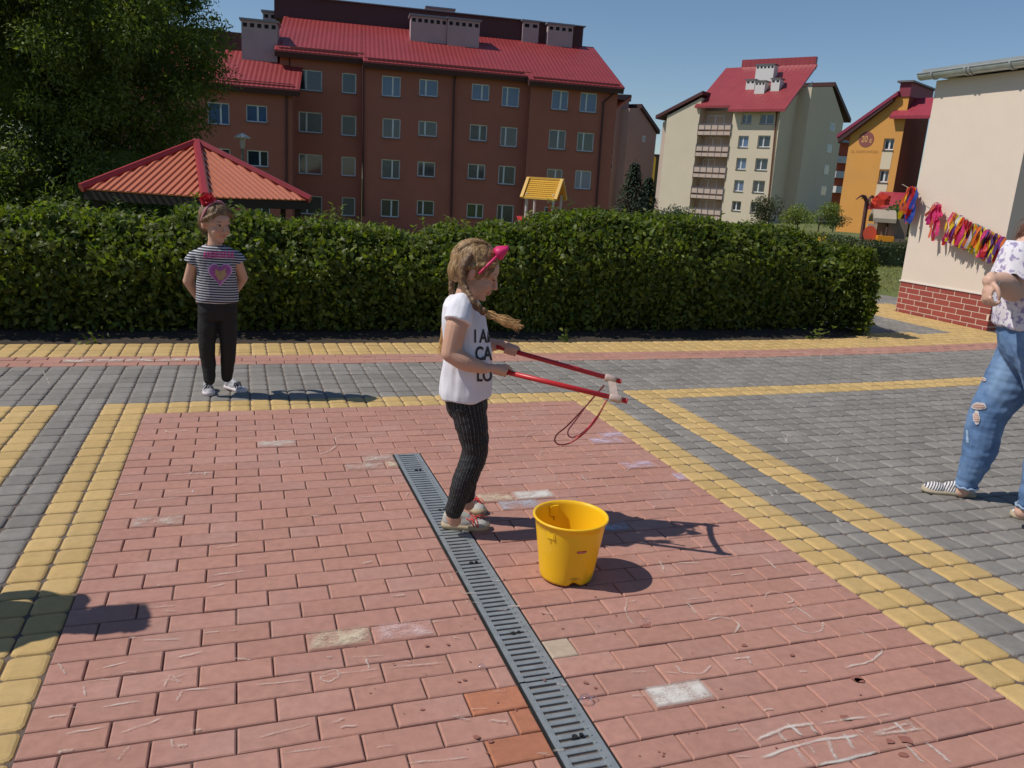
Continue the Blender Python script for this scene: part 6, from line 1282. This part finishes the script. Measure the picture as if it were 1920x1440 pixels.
# ---------------------------------------------------------------- girl by the hedge
def girl_stripes():
    G = Fig(.43, .36); root = empty('person', (.43, .36, 0)); tag(root, 'smiling girl in striped grey T-shirt with heart standing before the hedge', 'person'); p = G.p
    a = math.radians(8); f = -G.D*math.cos(a)+G.R*math.sin(a); l = np.cross(UP, f)
    hy = math.radians(36); pt = math.radians(-9); hf0 = -G.D*math.cos(hy)+G.R*math.sin(hy); hf = hf0*math.cos(pt)+UP*math.sin(pt); hl = np.cross(UP, hf0); hu = np.cross(hf, hl); H = p(404, 417); k = 1.10; hs, c = head_shapes(H, hf, hu, hl, k)
    # image-left arm and image-right arm, both hands clasped behind the back
    s1, e1, w1 = p(362, 481), p(353, 527, .05), p(378, 566, .135); s2, e2, w2 = p(445, 481), p(455, 520, .06), p(436, 552, .15)
    A1 = p(393, 712, -.02); A2 = p(425, 707, .03); L1 = [p(392, 580), p(389, 615, -.01), p(388, 652, -.015), p(391, 682, -.005), A1]; L2 = [p(424, 580), p(427, 615), p(428, 650), p(427, 680, .02), A2]
    body = hs+[limb([p(403, 466, .0), p(403, 452), p(404, 432)], [.046, .040, .042], 14, 4), loft([(p(x, y, .0), l, aa, f, b) for y, x, aa, b in ((580, 408, .09, .065), (540, 407, .098, .068), (500, 406, .10, .066), (478, 404, .098, .056), (470, 404, .07, .045))])]
    body += [limb([p(364, 487), e1], [.033, .031], 14, 4), limb([e1, (e1+w1)/2, w1], [.032, .029, .021], 14, 4), limb([p(443, 487), e2], [.033, .031], 14, 4), limb([e2, (e2+w2)/2, w2], [.032, .029, .021], 14, 4)]
    ctr = p(408, 575, .16); body += open_hand(w1, ctr-w1, G.D, .85, .5)+open_hand(w2, ctr+UP*.03-w2, G.D, .85, .5, -1); body += [limb(q, [.05, .045, .036, .033, .026], 12, 4) for q in (L1, L2)]
    blob('body', body, SKIN, root, .0036, 3, post=face_tint(c, True, k)); eyes(c, hf, hl, hu, root, False, k)
    st = stripe_mat('striped_jersey', (.035, .035, .045), (.52, .51, .54), (0.05, .02, 1), .0150, .40)
    S = [loft([(p(x, y), l, aa, f, b) for y, x, aa, b in ((460, 403, .062, .048), (463, 403, .084, .058), (468, 403.5, .108, .068), (474, 404, .121, .074), (486, 404, .120, .079), (505, 406, .112, .084), (535, 407, .117, .088), (556, 408, .124, .092), (564, 408, .126, .092), (566, 408, .118, .085))]), limb([p(380, 472), p(366, 482), p(358, 494)], [.030, .042, .047], 16, 4, False), limb([p(428, 472), p(442, 482), p(449, 493)], [.030, .042, .046], 16, 4, False)]
    shirt = blob('t_shirt', S, st, root, .0042, 3, folds(.0035, 17, (1, 1, .55), 7.)); bv = BVHTree.FromPolygons([v.co.copy() for v in shirt.data.vertices], [tuple(q.vertices) for q in shirt.data.polygons])
    # neckband
    q = MB(); q.tube([p(403, 459)+l*.056*math.cos(t)+f*.046*math.sin(t)-UP*.012*(.5+.5*math.sin(t)) for t in np.linspace(0, 2*math.pi, 25)], .005, 6); rel(q.build('neckband', mat('grey_rib', (.30, .28, .30), .8), root, True))
    hp = lambda s, cx=412.5, cy=512: [(cx+s*16*math.sin(t)**3*1.42, cy-s*(13*math.cos(t)-5*math.cos(2*t)-2*math.cos(3*t)-math.cos(4*t))*1.46) for t in np.linspace(0, 2*math.pi, 33)[:-1]]
    decal(bv, shirt, 'heart_border', mat('lilac_print', (.52, .30, .50), .6), [hp(1.02)], .0016); decal(bv, shirt, 'heart', mat('violet_sequin', (.33, .075, .27), .35, .35, 60, .4, 300), [hp(.88)], .0030)
    decal(bv, shirt, 'gold_figure', mat('gold_sequin', (.40, .25, .12), .35, .4, 120, .5, 300), [[(404, 502), (409, 508), (415, 508), (423, 502), (422, 511), (426, 514), (421, 520), (418, 525), (411, 526), (407, 520), (403, 514)]], .0046)
    r = random.Random(3); pk = mat('hot_pink_print', (.66, .08, .28), .6); polys = []; x = 382.0
    for i in range(9):
        w = r.uniform(4.6, 5.6); y0 = 472.5-.02*(x-382); polys.append([(x, y0), (x+1.9, y0), (x+1.9, y0+11.5), (x, y0+11.5)]); polys.append([(x+2.0, y0), (x+w, y0), (x+w, y0+2.4), (x+2.0, y0+2.4)]); polys.append([(x+2.0, y0+4.6), (x+w-.6, y0+4.6), (x+w-.6, y0+6.6), (x+2.0, y0+6.6)])
        if i % 2: polys.append([(x+w-1.7, y0+6.8), (x+w, y0+6.8), (x+w, y0+11.5), (x+w-1.7, y0+11.5)])
        else: polys.append([(x+2.0, y0+9.3), (x+w, y0+9.3), (x+w, y0+11.5), (x+2.0, y0+11.5)])
        x += w+1.5
    o = decal(bv, shirt, 'pink_lettering', pk, polys, .0016); o['kind'] = 'stuff'
    blob('leggings', [loft([(p(x, y), l, aa, f, b) for y, x, aa, b in ((548, 408, .10, .074), (566, 408, .112, .082), (585, 408, .114, .082), (598, 408, .10, .075))]), limb(L1, [.062, .058, .048, .043, .034], 16, 6), limb(L2, [.062, .058, .048, .043, .034], 16, 6)], black_cloth, root, .0042, 3, folds(.002, 22, (.6, .6, 1.4), 4.))
    up = mat('silver_grey_shoe', (.40, .39, .41), .5, .15, 30, .2, 200); sole = mat('white_pink_sole', (.66, .58, .58), .6); lace = mat('dark_laces', (.04, .04, .05), .7)
    t1 = gp(392, 743); d1 = -G.D+G.R*.05; shoe(root, t1-d1/np.linalg.norm(d1)*.185, d1, .19, (up, sole), lace, 1.05); h2 = gp(424, 727); t2 = gp(453, 735); shoe(root, h2, t2-h2, .185, (up, sole), lace, 1.05)
    hm = hair_mat('brown_hair', (.10, .055, .026), (.24, .145, .07)); cap = [ell(c(-.020, .030), (.090*k, .074*k, .084*k), (hf, hl, hu)), ell(c(.004, .060), (.066*k, .064*k, .046*k), (hf, hl, hu)), ell(c(-.06, -.005), (.045*k, .062*k, .062*k), (hf, hl, hu))]
    for d in (-1, 1): cap.append(limb([c(.052, .056, .046*d), c(.03, .035, .064*d), c(-.01, .008, .071*d)], [.013*k, .012*k, .014*k], 8, 4))
    blob('hair', cap, hm, root, .004, 2, folds(.003, 55, (1, 1, .3), 3.)); strands([(c(-.08, .02, 0), 1), (c(-.11, -.03, .0), 1.4), (c(-.10, -.09, .01), 2)], hm, root, 'pony_tail', 9, 60, .009, .0016); strands([(c(.03, .09, -.04), 1), (c(.05, .05, -.06), 1), (c(.045, .01, -.075), 1.4)], hm, root, 'hair_wisps', 10, 16, .006, .0011); strands([(c(.03, .095, .03), 1), (c(.06, .06, .055), 1.2), (c(.06, .01, .07), 1.8)], hm, root, 'hair_wisps', 11, 18, .007, .0011)
    pk2 = mat('rose_headband', (.62, .22, .28), .45); q = MB(); q.tube([c(-.012+.02*math.sin(t), .004+.112*math.sin(t), .0795*math.cos(t)) for t in np.linspace(0, math.pi, 24)], .006, 8); hb = rel(q.build('headband', pk2, root, True))
    rd = mat('red_pompom', (.62, .035, .055), .7, .2, 60); bc = c(-.028, .112, -.036); rr = np.random.default_rng(4); n = 260; dd = rr.normal(size=(n, 3)); dd /= np.linalg.norm(dd, axis=1)[:, None]; o = leaf_mesh('pompom', bc+dd*.018, dd+rr.normal(0, .3, (n, 3)), rr.normal(size=(n, 3)), rr.uniform(.022, .034, n), np.full(n, .020), rd, root); rel(o)
    return root
girl2 = girl_stripes()
# ---------------------------------------------------------------- woman at the right edge
def woman():
    G = Fig(3.93, -1.98); root = empty('person', (3.93, -1.98, 0)); tag(root, 'woman in floral blouse, ripped blue jeans and striped shoes at the right edge', 'person'); p = G.p
    th = math.radians(-12); f = -(G.R*math.cos(th)-G.D*math.sin(th)); f = -G.R*math.cos(math.radians(10))-G.D*math.sin(math.radians(10)); l = np.cross(UP, f)
    hf0 = -G.R*math.cos(.1)-G.D*math.sin(.1); pt = math.radians(-8); hf = hf0*math.cos(pt)+UP*math.sin(pt); hl = np.cross(UP, hf0); hu = np.cross(hf, hl); H = p(1990, 372, 0); k = 1.12; hs, c = head_shapes(H, hf, hu, hl, k)
    sh = p(1925, 468, -.17); el = p(1899, 545, -.22); wr = p(1857, 527, -.36); A1 = p(1813, 903, .06); A2 = p(1932, 940, -.22); L1 = [p(1938, 640, .08), p(1893, 715, .07), p(1850, 785, .06), p(1836, 845, .06), A1]; L2 = [p(1955, 640, -.10), p(1972, 720, -.14), p(1968, 800, -.18), p(1956, 870, -.21), A2]
    s2, e2, w2 = p(1960, 470, .18), p(1975, 545, .24), p(1950, 590, .22)
    body = hs+[limb([p(1968, 460), p(1975, 435), p(1988, 405)], [.062, .052, .054], 14, 4), loft([(p(x, y), l, a, f, b) for y, x, a, b in ((640, 1945, .15, .12), (560, 1943, .15, .12), (490, 1948, .16, .11), (462, 1955, .12, .08))])]
    body += [limb([sh, p(1912, 508, -.2), el], [.062, .058, .048], 16, 4), limb([el, p(1880, 530, -.30), wr], [.05, .047, .032], 16, 4), limb([s2, e2], [.055, .045], 14, 4), limb([e2, w2], [.045, .03], 14, 4)]
    hd = p(1846, 575, -.40)-wr; body += open_hand(wr, hd, -G.R*.55-G.D*.35+UP*.25, 1.02, 1.15, -1)+open_hand(w2, UP*-1+G.R*.2, G.D, 1.0, .5); body += [limb(q+[q[-1]-UP*.055+f*.02], [.09, .08, .06, .055, .04, .035], 12, 4) for q in (L1, L2)]
    blob('body', body, SKIN2, root, .0042, 3, post=face_tint(c, True, k)); eyes(c, hf, hl, hu, root, False, k)
    # jeans
    dm = mat('washed_denim', (.095, .175, .33), .85, .18, 14, .5, 420, tint2=(.20, .31, .47), t2scale=7, t2amt=.75)
    J = [loft([(p(x, y), l, a, f, b) for y, x, a, b in ((600, 1940, .165, .145), (630, 1940, .185, .155), (665, 1942, .185, .15), (690, 1943, .15, .12))]), limb(L1, [.132, .112, .086, .079, .051], 18, 7), limb(L2, [.132, .112, .084, .077, .050], 18, 7)]
    jeans = blob('jeans', J, dm, root, .005, 3, folds(.0045, 13, (.7, .7, 1.9), 6.)); bv = BVHTree.FromPolygons([v.co.copy() for v in jeans.data.vertices], [tuple(q.vertices) for q in jeans.data.polygons])
    pale = mat('frayed_thread', (.55, .50, .50), .9, .25, 200); sk = mat('knee_skin', (.55, .33, .25), .6); rr = random.Random(5)
    def tear(cx, cy, w, h, seed):
        n = 14; poly = [(cx+w*math.cos(6.283*i/n)*rr.uniform(.8, 1.1), cy+h*math.sin(6.283*i/n)*rr.uniform(.75, 1.15)) for i in range(n)]; o = decal(bv, jeans, 'frayed_tear', pale, [poly], .0022); poly2 = [(cx+(x-cx)*.72, cy+(y-cy)*.62) for x, y in poly]; decal(bv, o, 'bare_knee', sk, [poly2], .0040)
        th_ = [[(cx-w*.8, cy+q), (cx+w*.85, cy+q+1.0), (cx+w*.85, cy+q+1.8), (cx-w*.8, cy+q+.8)] for q in np.arange(-h*.5, h*.55, 3.6)]; t = decal(bv, o, 'loose_threads', pale, th_, .0055); t['kind'] = 'stuff'
    tear(1841, 711, 9, 5, 1); tear(1836, 761, 15, 7, 2); tear(1831, 783, 7, 13, 3); decal(bv, jeans, 'worn_patch', mat('worn_denim', (.30, .42, .56), .9, .2, 40), [[(1812, 805), (1816, 807), (1817, 831), (1812, 829)]], .002)
    q = MB()
    for A, d in ((A1, -.1), (A2, -.1)): q.tube([A+np.array([.052*math.cos(t), .052*math.sin(t), -.025+.004*math.sin(t*9)]) for t in np.linspace(0, 6.283, 40)], .006, 6, False)
    o = rel(q.build('frayed_hem', mat('denim_hem', (.24, .32, .43), .9, .2, 60), root, True)); o['kind'] = 'stuff'
    # blouse: white with violet sprigs, tiered ruffle over the shoulders
    bm_ = mat('floral_blouse', (.70, .66, .69), .8, .05, 20, .2, 200, tint2=(.22, .16, .34), t2scale=48, t2amt=.8); t = bm_.node_tree
    for n in t.nodes:
        if n.type == 'MAP_RANGE' and abs(n.inputs[1].default_value-.42) < .001: n.inputs[1].default_value = .52; n.inputs[2].default_value = .60
    B = [loft([(p(x, y), l, a, f, b) for y, x, a, b in ((455, 1955, .10, .085), (468, 1950, .17, .12), (500, 1944, .185, .145), (545, 1939, .185, .155), (585, 1937, .19, .162), (612, 1937, .195, .165), (616, 1937, .185, .155))])]
    blouse = blob('blouse', B, bm_, root, .005, 3, folds(.007, 12, (1, 1, .5), 8.))
    for nm, y0, y1, r0, r1, dd in (('ruffle', 462, 524, .085, .125, -.10),):
        for side, sx, d0 in (('near', 1914, -.19), ('far', 1975, .18)):
            v = []; n = 44; top = p(sx, 452, d0); bot = p(sx-9, 516, d0-(.03 if side == 'near' else -.03))
            for j in range(5):
                t_ = j/4; C = top+(bot-top)*t_; r_ = .055+(.092-.055)*math.sqrt(t_)
                for i in range(n): aa = 6.283*i/n; rr_ = r_*(1+.10*t_*math.sin(aa*9+j)); v.append(C+l*rr_*math.cos(aa)*.85+f*rr_*math.sin(aa)+UP*(.012*t_*math.sin(aa*7)))
            fc = [(j*n+i, j*n+(i+1) % n, (j+1)*n+(i+1) % n, (j+1)*n+i) for j in range(4) for i in range(n)]+[tuple(range(n-1, -1, -1))]; rel(mesh('ruffle', v, fc, bm_, root, True))
    # bracelet
    ax = (wr-el)/np.linalg.norm(wr-el); u1 = np.cross(ax, UP); u1 /= np.linalg.norm(u1); u2 = np.cross(ax, u1); q = MB(); cb = wr-ax*.012; q.tube([cb+(u1*math.cos(t)+u2*math.sin(t))*.0345 for t in np.linspace(0, 6.283, 30)], .0028, 6, False); rel(q.build('bracelet', mat('silver_bracelet', (.6, .58, .55), .3, metal=.8), root, True))
    hm = hair_mat('auburn_hair', (.13, .05, .03), (.24, .10, .06)); cap = [ell(c(-.02, .028), (.098*k, .082*k, .092*k), (hf, hl, hu)), ell(c(-.055, -.05), (.06*k, .075*k, .10*k), (hf, hl, hu)), limb([c(-.01, .02, .07), c(-.01, -.10, .075), p(1940, 420, -.12), p(1922, 450, -.15)], [.03, .04, .04, .025], 10, 4), limb([c(-.01, .02, -.07), c(-.02, -.10, -.08), p(1975, 470, .12)], [.03, .035, .025], 10, 4)]
    blob('hair', cap, hm, root, .005, 2, folds(.004, 45, (1, 1, .3), 2.)); strands([(c(.0, .0, .075), 1), (p(1945, 405, -.1), 1), (p(1921, 428, -.15), 1.3), (p(1908, 456, -.16), 2)], hm, root, 'hair_locks', 14, 60, .010, .0016)
    es = stripe_mat('navy_striped_canvas', (.66, .62, .57), (.045, .045, .09), tuple(-(f*.93+UP*.35)), .0115, .42); so2 = mat('jute_sole', (.42, .35, .24), .9, .2, 60, .5, 200)
    h1 = gp(1826, 931, .0); t1 = gp(1727, 920); shoe(root, h1, t1-h1, float(np.linalg.norm(t1-h1)), (es, so2), None, .95, True); t2 = gp(1893, 968); d2 = t1-h1; d2 /= np.linalg.norm(d2); shoe(root, t2-d2*.245, d2, .245, (es, so2), None, .95, True)
    # cream toe band of the canvas shoes
woman()
# ---------------------------------------------------------------- child just outside the left edge, whose shadow falls into the picture
def outside_child():
    src = girl2; c = src.copy(); COL.objects.link(c); c.location = (-.70, -2.10, 0); c.rotation_euler = (0, 0, math.radians(60)); c['label'] = 'child just outside the left edge whose shadow falls on the yellow pavers'
    def rec(o, par):
        for ch in list(o.children):
            d = ch.copy(); COL.objects.link(d); d.parent = par; d.matrix_parent_inverse = ch.matrix_parent_inverse.copy(); rec(ch, d)
    rec(src, c)
outside_child()
